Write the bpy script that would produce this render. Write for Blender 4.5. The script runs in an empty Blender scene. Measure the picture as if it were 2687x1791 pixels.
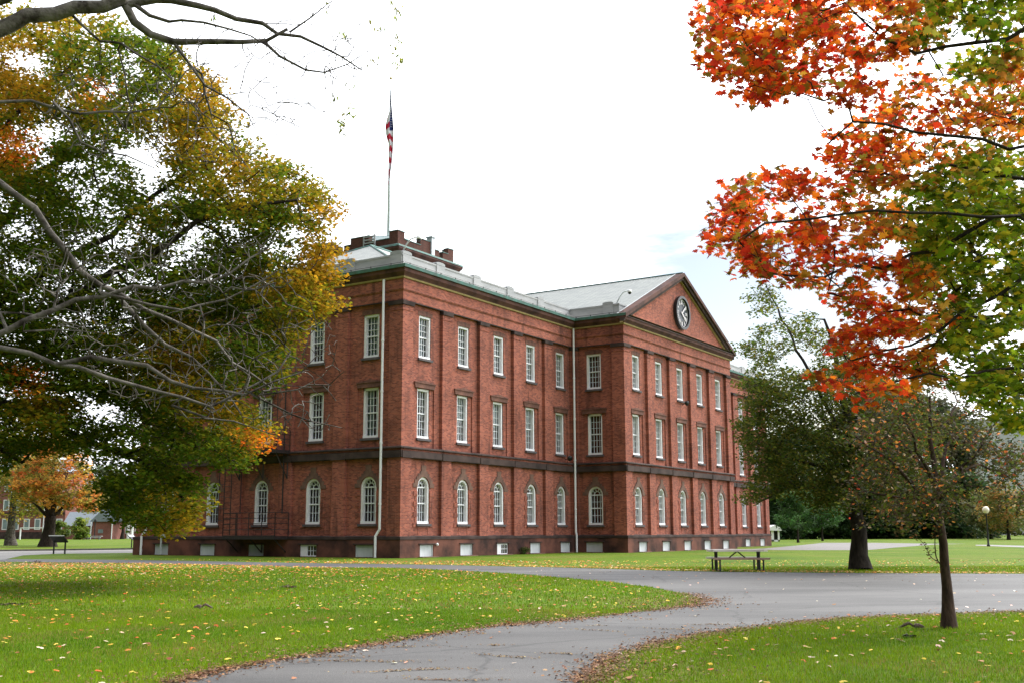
import bpy, math, random
import numpy as np
from mathutils import Matrix, Vector
S = bpy.context.scene
COL = S.collection
R = math.radians
rng = np.random.default_rng(7)
random.seed(7)

# ------------------------------------------------------------------ camera
CH = 1.4
PITCH, ROLL, FPX = 0.17097, -0.00267, 2899.6       # photograph is 2687 x 1791
cam_d = bpy.data.cameras.new('camera'); cam = bpy.data.objects.new('camera', cam_d); COL.objects.link(cam)
cam_d.sensor_width = 36; cam_d.lens = FPX / 2687 * 36; cam_d.clip_end = 5000; cam_d.clip_start = 0.1
cam.matrix_world = Matrix.Translation((0, 0, CH)) @ Matrix.Rotation(math.pi/2 + PITCH, 4, 'X') @ Matrix.Rotation(ROLL, 4, 'Z')
S.camera = cam

# ------------------------------------------------------------------ sky, sun, exposure
SUN_AZ, SUN_EL = 52, 38                            # to the right of and beyond the building
sund = Vector((math.sin(R(SUN_AZ))*math.cos(R(SUN_EL)), math.cos(R(SUN_AZ))*math.cos(R(SUN_EL)), math.sin(R(SUN_EL))))
W = bpy.data.worlds.new('World'); S.world = W; W.use_nodes = True
nt = W.node_tree; nt.nodes.clear(); L = nt.links.new
def N(t, **k):
    n = nt.nodes.new(t)
    for a, b in k.items(): setattr(n, a, b)
    return n
out = N('ShaderNodeOutputWorld'); bg = N('ShaderNodeBackground'); bg.inputs[1].default_value = 0.12
sky = N('ShaderNodeTexSky'); sky.sky_type = 'NISHITA'; sky.sun_disc = False
sky.sun_elevation = R(SUN_EL); sky.sun_rotation = R(SUN_AZ); sky.dust_density = 1.0
tc = N('ShaderNodeTexCoord')
mp = N('ShaderNodeMapping'); mp.inputs['Scale'].default_value = (2.6, 2.6, 10); mp.inputs['Location'].default_value = (0.3, 0.1, 0.0)
no = N('ShaderNodeTexNoise'); no.inputs['Scale'].default_value = 1.6; no.inputs['Detail'].default_value = 6; no.inputs['Roughness'].default_value = 0.62
L(tc.outputs['Generated'], mp.inputs[0]); L(mp.outputs[0], no.inputs[0])
# the thinner part of the cloud sheet lies low on the right, towards the end of the building
dp = N('ShaderNodeVectorMath', operation='DOT_PRODUCT'); dp.inputs[1].default_value = Vector((math.sin(R(13))*math.cos(R(9)), math.cos(R(13))*math.cos(R(9)), math.sin(R(9))))
nrm = N('ShaderNodeVectorMath', operation='NORMALIZE'); L(tc.outputs['Generated'], nrm.inputs[0]); L(nrm.outputs[0], dp.inputs[0])
thin = N('ShaderNodeMapRange'); thin.inputs[1].default_value = math.cos(R(11)); thin.inputs[2].default_value = math.cos(R(2)); thin.inputs[3].default_value = 0; thin.inputs[4].default_value = 0.66
L(dp.outputs['Value'], thin.inputs[0])
ad = N('ShaderNodeMath', operation='SUBTRACT'); L(no.outputs[0], ad.inputs[0]); L(thin.outputs[0], ad.inputs[1])
cov = N('ShaderNodeMapRange', interpolation_type='SMOOTHSTEP'); cov.inputs[1].default_value = 0.02; cov.inputs[2].default_value = 0.40; cov.inputs[3].default_value = 0.0; cov.inputs[4].default_value = 1
L(ad.outputs[0], cov.inputs[0])
ds = N('ShaderNodeVectorMath', operation='DOT_PRODUCT'); ds.inputs[1].default_value = sund; L(nrm.outputs[0], ds.inputs[0])
gl = N('ShaderNodeMapRange'); gl.inputs[1].default_value = -0.35; gl.inputs[2].default_value = 1.0; gl.inputs[3].default_value = 0.06; gl.inputs[4].default_value = 1.85
L(ds.outputs['Value'], gl.inputs[0])
cc = N('ShaderNodeVectorMath', operation='SCALE'); cc.inputs[0].default_value = (10.2, 10.5, 11.0); L(gl.outputs[0], cc.inputs[3])
mx = N('ShaderNodeMix', data_type='RGBA'); L(cov.outputs[0], mx.inputs[0])
sk2 = N('ShaderNodeVectorMath', operation='MULTIPLY'); sk2.inputs[1].default_value = (1.02, 0.90, 0.80); L(sky.outputs[0], sk2.inputs[0])
L(sk2.outputs[0], mx.inputs[6]); L(cc.outputs[0], mx.inputs[7]); L(mx.outputs[2], bg.inputs[0]); L(bg.outputs[0], out.inputs[0])
sl = bpy.data.lights.new('sun', 'SUN'); sl.energy = 2.2; sl.angle = R(12); sl.color = (1, .95, .86)
so = bpy.data.objects.new('sun', sl); COL.objects.link(so); so.rotation_euler = sund.to_track_quat('Z', 'Y').to_euler()
S.view_settings.view_transform = 'Standard'; S.view_settings.look = 'None'; S.view_settings.gamma = 1; S.view_settings.use_curve_mapping = False
S.view_settings.exposure = 0.75
S.render.engine = 'CYCLES'
S.cycles.max_bounces = 6; S.cycles.transparent_max_bounces = 8; S.cycles.diffuse_bounces = 3; S.cycles.glossy_bounces = 2; S.cycles.transmission_bounces = 3
S.cycles.caustics_reflective = False; S.cycles.caustics_refractive = False

# ------------------------------------------------------------------ helpers
def at(x, y, d):
    """point at forward distance d seen at photo pixel x, y"""
    a, b = x - 1343.5, y - 895.5; c, s = math.cos(ROLL), math.sin(ROLL)
    X = (c*a + s*b) / FPX; Y = -(-s*a + c*b) / FPX
    cp, sp = math.cos(PITCH), math.sin(PITCH)
    r = np.array([X, cp - Y*sp, sp + Y*cp]); r /= r[1]
    return np.array([0, 0, CH]) + r*d
def gnd(x, y, z=0.0):
    p = at(x, y, 1.0) - np.array([0, 0, CH]); t = (z - CH) / p[2]
    return (p[0]*t, p[1]*t)
def tag(o, label=None, cat=None, group=None, kind=None):
    if label: o['label'] = label
    if cat: o['category'] = cat
    if group: o['group'] = group
    if kind: o['kind'] = kind
    return o
def empty(name, loc=(0, 0, 0), rz=0, parent=None):
    o = bpy.data.objects.new(name, None); COL.objects.link(o); o.location = loc; o.rotation_euler = (0, 0, rz)
    o.empty_display_size = .3
    if parent: o.parent = parent
    return o
class MB:
    def __init__(s): s.v = []; s.f = []; s.m = []
    def add(s, vs, fs, mi=0):
        b = len(s.v); s.v += [tuple(map(float, q)) for q in vs]
        s.f += [tuple(b+i for i in f) for f in fs]; s.m += [mi]*len(fs); return s
    def box(s, x0, x1, y0, y1, z0, z1, mi=0):
        return s.add([(x0,y0,z0),(x1,y0,z0),(x1,y1,z0),(x0,y1,z0),(x0,y0,z1),(x1,y0,z1),(x1,y1,z1),(x0,y1,z1)],
                     [(0,3,2,1),(4,5,6,7),(0,1,5,4),(1,2,6,5),(2,3,7,6),(3,0,4,7)], mi)
    def prism(s, pts, y0, y1, mi=0):      # polygon in x,z extruded in y
        n = len(pts)
        return s.add([(p[0], y0, p[1]) for p in pts] + [(p[0], y1, p[1]) for p in pts],
                     [tuple(range(n)), tuple(range(2*n-1, n-1, -1))] + [(i, i+n, (i+1) % n + n, (i+1) % n) for i in range(n)], mi)
    def tube(s, pts, rad, n=6, mi=0, cap=True):
        pts = np.array(pts, float); k = len(pts)
        rad = np.full(k, rad) if np.isscalar(rad) else np.array(rad, float)
        if k > 2:
            kp = np.r_[True, np.linalg.norm(np.diff(pts, axis=0), axis=1) > 1e-4]
            if kp.sum() >= 2: pts, rad = pts[kp], rad[kp]; k = len(pts)
        t = np.gradient(pts, axis=0) if k > 2 else np.repeat((pts[1]-pts[0])[None], 2, 0)
        t /= np.linalg.norm(t, axis=1)[:, None] + 1e-12
        m_ = t.mean(0); ref = np.array([0, 0, 1.]) if abs(m_[2]) < .8*np.linalg.norm(m_)+1e-9 else np.array([1., 0, 0])
        a = np.empty_like(t); v = np.cross(t[0], ref if abs(t[0] @ ref) < .95 else ref[[1, 2, 0]])
        for i in range(k):
            v = v - (v @ t[i])*t[i]; v = v/(np.linalg.norm(v) + 1e-12); a[i] = v
        b = np.cross(t, a)
        an = np.arange(n)*2*math.pi/n
        V = pts[:, None] + rad[:, None, None]*(np.cos(an)[None, :, None]*a[:, None] + np.sin(an)[None, :, None]*b[:, None])
        F = [(i*n+j, i*n+(j+1) % n, (i+1)*n+(j+1) % n, (i+1)*n+j) for i in range(k-1) for j in range(n)]
        if cap: F += [tuple(range(n-1, -1, -1)), tuple(range((k-1)*n, k*n))]
        b0 = len(s.v); s.v += [tuple(q) for q in V.reshape(-1, 3).tolist()]
        s.f += [tuple(b0+i for i in f) for f in F]; s.m += [mi]*len(F); return s
    def lathe(s, prof, n=16, c=(0, 0, 0), mi=0):
        V = []; 
        for r, z in prof:
            for j in range(n):
                a = j*2*math.pi/n; V.append((c[0]+r*math.cos(a), c[1]+r*math.sin(a), c[2]+z))
        k = len(prof)
        F = [(i*n+j, i*n+(j+1) % n, (i+1)*n+(j+1) % n, (i+1)*n+j) for i in range(k-1) for j in range(n)] + [tuple(range(n-1, -1, -1)), tuple(range((k-1)*n, k*n))]
        return s.add(V, F, mi)
    def mesh(s, name, mats, smooth=False):
        me = bpy.data.meshes.new(name); me.from_pydata(s.v, [], s.f)
        mats = mats if isinstance(mats, (list, tuple)) else [mats]
        for m in mats: me.materials.append(m)
        if len(mats) > 1: me.polygons.foreach_set('material_index', s.m)
        if smooth: me.polygons.foreach_set('use_smooth', [True]*len(s.f))
        me.update(); return me
    def obj(s, name, mats, parent=None, smooth=False, loc=None, rz=0):
        o = bpy.data.objects.new(name, s.mesh(name, mats, smooth)); COL.objects.link(o)
        if parent: o.parent = parent
        if loc is not None: o.location = loc
        o.rotation_euler = (0, 0, rz); return o
def inpoly(P, poly):
    P = np.asarray(P); x, y = P[:, 0], P[:, 1]; r = np.zeros(len(P), bool); n = len(poly); j = n-1
    for i in range(n):
        xi, yi = poly[i][:2]; xj, yj = poly[j][:2]
        if yi != yj: r ^= ((yi > y) != (yj > y)) & (x < (xj-xi)*(y-yi)/(yj-yi)+xi)
        j = i
    return r

# ------------------------------------------------------------------ materials
def mat(name, color, rough=.8, spec=.3, metal=0, bump=0, bscale=20, var=0, vscale=3, c2=None, emis=None, coord='Object', stretch=(1,1,1)):
    m = bpy.data.materials.new(name); m.use_nodes = True; t = m.node_tree; b = t.nodes['Principled BSDF']
    b.inputs['Roughness'].default_value = rough; b.inputs['Specular IOR Level'].default_value = spec; b.inputs['Metallic'].default_value = metal
    b.inputs['Base Color'].default_value = (*color, 1)
    tcn = t.nodes.new('ShaderNodeTexCoord'); mpn = t.nodes.new('ShaderNodeMapping'); mpn.inputs['Scale'].default_value = stretch
    t.links.new(tcn.outputs[coord], mpn.inputs[0])
    if var or c2:
        n = t.nodes.new('ShaderNodeTexNoise'); n.inputs['Scale'].default_value = vscale; n.inputs['Detail'].default_value = 7; n.inputs['Roughness'].default_value = .6
        t.links.new(mpn.outputs[0], n.inputs[0])
        r = t.nodes.new('ShaderNodeValToRGB'); t.links.new(n.outputs[0], r.inputs[0])
        c = color; d = c2 or tuple(max(0, q*(1-var)) for q in c)
        r.color_ramp.elements[0].position = .36; r.color_ramp.elements[1].position = .64
        r.color_ramp.elements[0].color = (*d, 1); r.color_ramp.elements[1].color = (*(c if c2 else tuple(q*(1+var*.5) for q in c)), 1)
        t.links.new(r.outputs[0], b.inputs['Base Color'])
    if bump:
        n2 = t.nodes.new('ShaderNodeTexNoise'); n2.inputs['Scale'].default_value = bscale; n2.inputs['Detail'].default_value = 5
        t.links.new(mpn.outputs[0], n2.inputs[0])
        bp = t.nodes.new('ShaderNodeBump'); bp.inputs['Strength'].default_value = bump; bp.inputs['Distance'].default_value = .02
        t.links.new(n2.outputs[0], bp.inputs['Height']); t.links.new(bp.outputs[0], b.inputs['Normal'])
    return m

def brick_mat(name, c1, c2, mortar, grime=.5):
    m = bpy.data.materials.new(name); m.use_nodes = True; t = m.node_tree; b = t.nodes['Principled BSDF']; l = t.links.new; nn = t.nodes.new
    b.inputs['Roughness'].default_value = .9; b.inputs['Specular IOR Level'].default_value = .15
    g = nn('ShaderNodeTexCoord'); sp = nn('ShaderNodeSeparateXYZ'); l(g.outputs['Object'], sp.inputs[0])
    a = nn('ShaderNodeMath'); l(sp.outputs[0], a.inputs[0]); l(sp.outputs[1], a.inputs[1])
    cb = nn('ShaderNodeCombineXYZ'); l(a.outputs[0], cb.inputs[0]); l(sp.outputs[2], cb.inputs[1])
    bt = nn('ShaderNodeTexBrick'); l(cb.outputs[0], bt.inputs[0])
    bt.inputs['Color1'].default_value = (*c1, 1); bt.inputs['Color2'].default_value = (*c2, 1); bt.inputs['Mortar'].default_value = (*mortar, 1)
    bt.inputs['Scale'].default_value = 1; bt.inputs['Brick Width'].default_value = .215; bt.inputs['Row Height'].default_value = .076
    bt.inputs['Mortar Size'].default_value = .009; bt.inputs['Mortar Smooth'].default_value = .4; bt.inputs['Bias'].default_value = -.05
    # broad weathering: patches of paler and of sooty brick
    n1 = nn('ShaderNodeTexNoise'); n1.inputs['Scale'].default_value = .35; n1.inputs['Detail'].default_value = 8; n1.inputs['Roughness'].default_value = .62; l(g.outputs['Object'], n1.inputs[0])
    r1 = nn('ShaderNodeMapRange'); r1.inputs[1].default_value = .35; r1.inputs[2].default_value = .66; r1.inputs[3].default_value = .74; r1.inputs[4].default_value = 1.24; l(n1.outputs[0], r1.inputs[0])
    mul = nn('ShaderNodeVectorMath'); mul.operation = 'SCALE'; l(bt.outputs[0], mul.inputs[0]); l(r1.outputs[0], mul.inputs[3])
    mp2 = nn('ShaderNodeMapping'); mp2.inputs['Scale'].default_value = (1.6, 1.6, .22); l(g.outputs['Object'], mp2.inputs[0])
    n2 = nn('ShaderNodeTexNoise'); n2.inputs['Scale'].default_value = 1.3; n2.inputs['Detail'].default_value = 6; l(mp2.outputs[0], n2.inputs[0])
    r2 = nn('ShaderNodeMapRange'); r2.inputs[1].default_value = .56; r2.inputs[2].default_value = .78; r2.inputs[3].default_value = 0; r2.inputs[4].default_value = grime; l(n2.outputs[0], r2.inputs[0])
    mx = nn('ShaderNodeMix'); mx.data_type = 'RGBA'; l(r2.outputs[0], mx.inputs[0]); l(mul.outputs[0], mx.inputs[6]); mx.inputs[7].default_value = (.055, .03, .026, 1)
    # later repointing leaves the lower storey in a deeper red
    l(mx.outputs[2], b.inputs['Base Color'])
    bp = nn('ShaderNodeBump'); bp.inputs['Strength'].default_value = .5; bp.inputs['Distance'].default_value = .012; l(bt.outputs['Fac'], bp.inputs['Height']); bp.invert = True
    l(bp.outputs[0], b.inputs['Normal'])
    return m
M = {}
M['brick'] = brick_mat('brick', (.385, .115, .072), (.165, .047, .036), (.25, .15, .12), .8)
M['brick_far'] = brick_mat('brick_far', (.24, .09, .07), (.18, .06, .05), (.22, .15, .13), .2)
M['brick_tower'] = brick_mat('brick_tower', (.13, .052, .038), (.085, .034, .027), (.11, .07, .06), .8)
M['band'] = mat('sooty_stone', (.075, .05, .045), .9, .2, c2=(.028, .02, .019), vscale=.9, bump=.3)
M['sandstone'] = mat('sandstone_plinth', (.17, .068, .048), .9, .2, c2=(.032, .018, .016), vscale=.55, bump=.4, bscale=9)
M['stone'] = mat('weathered_brownstone', (.20, .115, .085), .9, .2, c2=(.085, .05, .042), vscale=1.4, bump=.3)
M['lintel'] = mat('brownstone_lintel', (.19, .09, .066), .9, .2, c2=(.09, .045, .036), vscale=2.5, bump=.3)
M['sill'] = mat('dark_sill_stone', (.10, .085, .09), .85, .2, var=.3)
M['white'] = mat('white_paint', (.78, .78, .80), .45, .4, var=.06, vscale=5)
M['board'] = mat('white_board', (.62, .65, .66), .6, .3, c2=(.45, .48, .49), vscale=1.3, stretch=(1, 1, .2))
M['yellow'] = mat('ochre_fillet', (.33, .25, .11), .8, .2, var=.2)
M['copper'] = mat('verdigris_copper', (.085, .21, .19), .7, .3, c2=(.08, .12, .11), vscale=2.2)
M['cornice'] = mat('brown_cornice_stone', (.13, .060, .048), .85, .2, c2=(.05, .027, .024), vscale=1.1, bump=.2)
M['parapet'] = mat('grey_painted_metal', (.33, .335, .345), .6, .3, c2=(.25, .26, .27), vscale=.8, stretch=(1, 1, 3))
M['ledge'] = mat('pale_metal_ledge', (.75, .71, .62), .5, .4, var=.1)
M['iron'] = mat('black_iron', (.03, .022, .022), .6, .4, var=.4, vscale=8)
M['black'] = mat('black_paint', (.012, .013, .015), .5, .4)
M['dial'] = mat('slate_dial', (.035, .042, .055), .5, .4)
M['numeral'] = mat('pale_numeral', (.66, .62, .64), .5, .3)
M['galv'] = mat('galvanised_metal', (.50, .53, .55), .45, .5, metal=.3, var=.1)
M['lightgrey'] = mat('pale_flagpole_paint', (.62, .66, .68), .4, .5, var=.05)
M['gold'] = mat('gilt_ball', (.45, .33, .10), .35, .5, metal=.6)
M['bark'] = mat('grey_brown_bark', (.115, .09, .075), .95, .1, c2=(.045, .034, .028), vscale=9, bump=1, bscale=26, stretch=(1, 1, .25))
M['bark_dark'] = mat('dark_bark', (.05, .040, .034), .95, .1, c2=(.02, .016, .014), vscale=9, bump=1, bscale=26, stretch=(1, 1, .25))
M['bark_grey'] = mat('lichen_grey_bark', (.16, .145, .128), .95, .1, c2=(.032, .026, .022), vscale=5, bump=1, bscale=22)
M['bark_young'] = mat('brown_young_bark', (.085, .055, .042), .95, .1, c2=(.035, .024, .02), vscale=16, bump=.8, bscale=40, stretch=(1, 1, .3))
M['curtain'] = mat('pale_curtain', (.62, .74, .78), .9, .1, c2=(.45, .56, .60), vscale=7, stretch=(3, 3, .1))
M['room'] = mat('dark_interior', (.03, .026, .024), .95, .1)
M['room2'] = mat('tan_interior', (.10, .08, .05), .95, .1)
def slate():
    m = bpy.data.materials.new('pale_slate_roof'); m.use_nodes = True; t = m.node_tree; b = t.nodes['Principled BSDF']; l = t.links.new; nn = t.nodes.new
    g = nn('ShaderNodeTexCoord'); sp = nn('ShaderNodeSeparateXYZ'); l(g.outputs['Object'], sp.inputs[0])
    a = nn('ShaderNodeMath'); l(sp.outputs[0], a.inputs[0]); l(sp.outputs[1], a.inputs[1]); cb = nn('ShaderNodeCombineXYZ'); l(a.outputs[0], cb.inputs[0])
    z = nn('ShaderNodeMath'); z.operation = 'MULTIPLY'; z.inputs[1].default_value = 2.4; l(sp.outputs[2], z.inputs[0]); l(z.outputs[0], cb.inputs[1])
    bt = nn('ShaderNodeTexBrick'); l(cb.outputs[0], bt.inputs[0]); bt.inputs['Scale'].default_value = 1; bt.inputs['Brick Width'].default_value = .5; bt.inputs['Row Height'].default_value = .32
    bt.inputs['Color1'].default_value = (.235, .25, .225, 1); bt.inputs['Color2'].default_value = (.165, .18, .17, 1); bt.inputs['Mortar'].default_value = (.10, .11, .105, 1); bt.inputs['Mortar Size'].default_value = .02
    l(bt.outputs[0], b.inputs['Base Color']); b.inputs['Roughness'].default_value = .5
    n = nn('ShaderNodeTexNoise'); n.inputs['Scale'].default_value = 2; l(g.outputs['Object'], n.inputs[0])
    bp = nn('ShaderNodeBump'); bp.inputs['Distance'].default_value = .03; bp.inputs['Strength'].default_value = .6; bp.invert = True; l(bt.outputs['Fac'], bp.inputs['Height']); l(bp.outputs[0], b.inputs['Normal'])
    return m
M['slate'] = slate()
def glass():
    m = bpy.data.materials.new('window_glass'); m.use_nodes = True; t = m.node_tree; t.nodes.clear(); l = t.links.new; nn = t.nodes.new
    o = nn('ShaderNodeOutputMaterial'); mx = nn('ShaderNodeMixShader'); tr = nn('ShaderNodeBsdfTransparent'); tr.inputs[0].default_value = (.62, .68, .68, 1); gl = nn('ShaderNodeBsdfGlossy'); gl.inputs['Roughness'].default_value = .03; gl.inputs[0].default_value = (.9, .95, 1, 1)
    g = nn('ShaderNodeTexCoord'); n = nn('ShaderNodeTexNoise'); n.inputs['Scale'].default_value = 2.2; l(g.outputs['Object'], n.inputs[0])
    bp = nn('ShaderNodeBump'); bp.inputs['Strength'].default_value = .25; bp.inputs['Distance'].default_value = .02; l(n.outputs[0], bp.inputs['Height']); l(bp.outputs[0], gl.inputs['Normal'])
    f = nn('ShaderNodeFresnel'); f.inputs[0].default_value = 1.5; l(f.outputs[0], mx.inputs[0]); l(tr.outputs[0], mx.inputs[1]); l(gl.outputs[0], mx.inputs[2]); l(mx.outputs[0], o.inputs[0])
    return m
M['glass'] = glass()
def leafmat(name, trans=.45):
    m = bpy.data.materials.new(name); m.use_nodes = True; t = m.node_tree; t.nodes.clear(); l = t.links.new; nn = t.nodes.new
    o = nn('ShaderNodeOutputMaterial'); mx = nn('ShaderNodeMixShader'); mx.inputs[0].default_value = trans
    a = nn('ShaderNodeAttribute'); a.attribute_name = 'leafcol'
    d = nn('ShaderNodeBsdfPrincipled'); d.inputs['Roughness'].default_value = .55; d.inputs['Specular IOR Level'].default_value = .06; tr = nn('ShaderNodeBsdfTranslucent')
    g = nn('ShaderNodeVectorMath'); g.operation = 'SCALE'; g.inputs[3].default_value = 1.35
    l(a.outputs['Color'], d.inputs['Base Color']); l(a.outputs['Color'], g.inputs[0]); l(g.outputs[0], tr.inputs[0])
    l(d.outputs[0], mx.inputs[1]); l(tr.outputs[0], mx.inputs[2]); l(mx.outputs[0], o.inputs[0]); return m
M['leaf'] = leafmat('leaves', .55)
M['leaf_near'] = leafmat('near_leaves', .6)
M['leaf_far'] = leafmat('leaves_far', .3)
M['litter'] = leafmat('fallen_leaf', .1)
M['blade'] = leafmat('grass_blade', .35)
M['fur'] = mat('grey_brown_fur', (.30, .23, .20), .95, .1, c2=(.12, .085, .07), vscale=26, bump=1, bscale=160)
M['tabletop'] = mat('weathered_brown_plank', (.40, .27, .21), .55, .4, c2=(.27, .16, .12), vscale=7, stretch=(.3, 5, 5))

# --- ground materials
def lawnmat():
    m = bpy.data.materials.new('lawn'); m.use_nodes = True; t = m.node_tree; b = t.nodes['Principled BSDF']; l = t.links.new; nn = t.nodes.new
    g = nn('ShaderNodeTexCoord')
    n1 = nn('ShaderNodeTexNoise'); n1.inputs['Scale'].default_value = .12; n1.inputs['Detail'].default_value = 9; n1.inputs['Roughness'].default_value = .65; l(g.outputs['Object'], n1.inputs[0])
    r1 = nn('ShaderNodeValToRGB'); l(n1.outputs[0], r1.inputs[0]); e = r1.color_ramp.elements; e[0].position = .3; e[0].color = (.050, .102, .008, 1); e[1].position = .70; e[1].color = (.170, .155, .036, 1)
    x = e.new(.5); x.color = (.102, .165, .006, 1)
    n2 = nn('ShaderNodeTexNoise'); n2.inputs['Scale'].default_value = 2.6; n2.inputs['Detail'].default_value = 12; n2.inputs['Roughness'].default_value = .75; l(g.outputs['Object'], n2.inputs[0])
    r2 = nn('ShaderNodeMapRange'); r2.inputs[1].default_value = .3; r2.inputs[2].default_value = .7; r2.inputs[3].default_value = .5; r2.inputs[4].default_value = 1.35; l(n2.outputs[0], r2.inputs[0])
    s_ = nn('ShaderNodeVectorMath'); s_.operation = 'SCALE'; l(r1.outputs[0], s_.inputs[0]); l(r2.outputs[0], s_.inputs[3])
    l(s_.outputs[0], b.inputs['Base Color']); b.inputs['Roughness'].default_value = .9; b.inputs['Specular IOR Level'].default_value = .1
    n3 = nn('ShaderNodeTexNoise'); n3.inputs['Scale'].default_value = 35; n3.inputs['Detail'].default_value = 4; l(g.outputs['Object'], n3.inputs[0])
    bp = nn('ShaderNodeBump'); bp.inputs['Distance'].default_value = .05; bp.inputs['Strength'].default_value = .7; l(n3.outputs[0], bp.inputs['Height']); l(bp.outputs[0], b.inputs['Normal'])
    return m
M['lawn'] = lawnmat()
def asphalt(name, c, d, sc=1):
    m = bpy.data.materials.new(name); m.use_nodes = True; t = m.node_tree; b = t.nodes['Principled BSDF']; l = t.links.new; nn = t.nodes.new
    g = nn('ShaderNodeTexCoord'); mp_ = nn('ShaderNodeMapping'); mp_.inputs['Scale'].default_value = (.25, .9, 1); mp_.inputs['Rotation'].default_value = (0, 0, R(-8)); l(g.outputs['Object'], mp_.inputs[0])
    n1 = nn('ShaderNodeTexNoise'); n1.inputs['Scale'].default_value = .55*sc; n1.inputs['Detail'].default_value = 9; n1.inputs['Roughness'].default_value = .6; l(mp_.outputs[0], n1.inputs[0])
    r1 = nn('ShaderNodeValToRGB'); l(n1.outputs[0], r1.inputs[0]); e = r1.color_ramp.elements; e[0].position = .36; e[0].color = (*d, 1); e[1].position = .66; e[1].color = (*c, 1)
    n2 = nn('ShaderNodeTexNoise'); n2.inputs['Scale'].default_value = 70; n2.inputs['Detail'].default_value = 3; l(g.outputs['Object'], n2.inputs[0])
    r2 = nn('ShaderNodeMapRange'); r2.inputs[1].default_value = .3; r2.inputs[2].default_value = .7; r2.inputs[3].default_value = .72; r2.inputs[4].default_value = 1.28; l(n2.outputs[0], r2.inputs[0])
    s_ = nn('ShaderNodeVectorMath'); s_.operation = 'SCALE'; l(r1.outputs[0], s_.inputs[0]); l(r2.outputs[0], s_.inputs[3])
    # fine cracks
    v = nn('ShaderNodeTexVoronoi'); v.feature = 'DISTANCE_TO_EDGE'; v.inputs['Scale'].default_value = .33
    nw = nn('ShaderNodeTexNoise'); nw.inputs['Scale'].default_value = 1.4; nw.inputs['Detail'].default_value = 5; l(g.outputs['Object'], nw.inputs[0])
    mw = nn('ShaderNodeMix'); mw.data_type = 'RGBA'; mw.inputs[0].default_value = .35; l(g.outputs['Object'], mw.inputs[6]); l(nw.outputs[1], mw.inputs[7]); l(mw.outputs[2], v.inputs[0])
    rc = nn('ShaderNodeMapRange'); rc.inputs[1].default_value = 0; rc.inputs[2].default_value = .010; rc.inputs[3].default_value = .55; rc.inputs[4].default_value = 1; l(v.outputs[0], rc.inputs[0])
    s3 = nn('ShaderNodeVectorMath'); s3.operation = 'SCALE'; l(s_.outputs[0], s3.inputs[0]); l(rc.outputs[0], s3.inputs[3])
    l(s3.outputs[0], b.inputs['Base Color']); b.inputs['Roughness'].default_value = .72; b.inputs['Specular IOR Level'].default_value = .35
    bp = nn('ShaderNodeBump'); bp.inputs['Distance'].default_value = .01; bp.inputs['Strength'].default_value = .6; l(n2.outputs[0], bp.inputs['Height']); l(bp.outputs[0], b.inputs['Normal'])
    return m
M['asphalt'] = asphalt('asphalt', (.110, .106, .103), (.054, .052, .052))
M['concrete'] = asphalt('concrete', (.22, .205, .19), (.17, .16, .15))
M['gravel'] = asphalt('gravel', (.17, .155, .145), (.12, .112, .10), 2)

# ------------------------------------------------------------------ ground
def sheet(name, poly, m, z, label, cat):
    b = MB(); b.add([(p[0], p[1], z) for p in poly], [tuple(range(len(poly)))]); o = b.obj(name, m)
    tag(o, label, cat, kind='structure'); return o
sheet('lawn', [(-1500, -300), (1500, -300), (1500, 2500), (-1500, 2500)], M['lawn'], 0, 'green lawn strewn with fallen leaves', 'lawn')
def dens(pl, k=4):
    o = []
    for i in range(len(pl)-1):
        for j in range(k): o.append((pl[i][0]+(pl[i+1][0]-pl[i][0])*j/k, pl[i][1]+(pl[i+1][1]-pl[i][1])*j/k))
    o.append(pl[-1]); return o
def smooth(pts, it=2):
    for _ in range(it):
        q = [pts[0]]
        for i in range(len(pts)-1):
            a, b = pts[i], pts[i+1]
            q += [(a[0]*.75+b[0]*.25, a[1]*.75+b[1]*.25), (a[0]*.25+b[0]*.75, a[1]*.25+b[1]*.75)]
        q.append(pts[-1]); pts = q
    return pts
G = lambda L_: [gnd(*p) for p in L_]
far_edge = G([(0,1465.5),(300,1466.5),(600,1472),(800,1476),(1050,1478.5),(1400,1486),(1600,1491),(1787,1497.5),(2100,1501),(2400,1503),(2687,1504)])
left_lawn = G([(0,1472),(300,1475),(600,1480),(800,1486),(1050,1489),(1250,1498),(1400,1508),(1591,1524),(1719,1541),(1799,1556),(1838,1570),(1842,1577),(1830,1584),(1801,1591),(1654,1606),(1536,1621),(1418,1631),(1300,1642),(1100,1669),(900,1704),(765,1725),(650,1744),(535,1768),(451,1791)])
right_lawn = G([(1535,1791),(1559,1768),(1583,1745),(1630,1718),(1712,1692),(1830,1668),(1948,1650),(2125,1630),(2243,1621),(2479,1612),(2687,1604)])
fl, fr = far_edge[0], far_edge[-1]
wob = lambda P, a=.05: [(p[0]+a*math.sin(i*1.7)+random.uniform(-a, a)*.7, p[1]+a*math.cos(i*2.3)+random.uniform(-a, a)*.7) for i, p in enumerate(P)]
ll = wob(smooth(left_lawn)); rl = wob(smooth(right_lawn)); fe_ = wob(smooth(far_edge))
lw0 = left_lawn[-1]; rw0 = right_lawn[0]
road = [(-60, fl[1]+1)] + fe_ + [(60, fr[1]+.5), (60, right_lawn[-1][1]+.6)] + rl[::-1] + [(.15, 8.5), (-.9, 4), (-3, -10), (-7.5, -10), (-5.0, 4), (-3.9, 8.6)] + ll[::-1] + [(-60, left_lawn[0][1]+1)]
sheet('road', road, M['asphalt'], .004, 'grey asphalt drive that forks between the lawns', 'road')
road_np = np.array(road)
conc = G([(-120,1474),(12,1466.6),(61,1455.5),(153,1451.2),(349,1449),(420,1448)]) + G([(420,1440),(349,1440.5),(0,1445),(-120,1446)])
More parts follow.
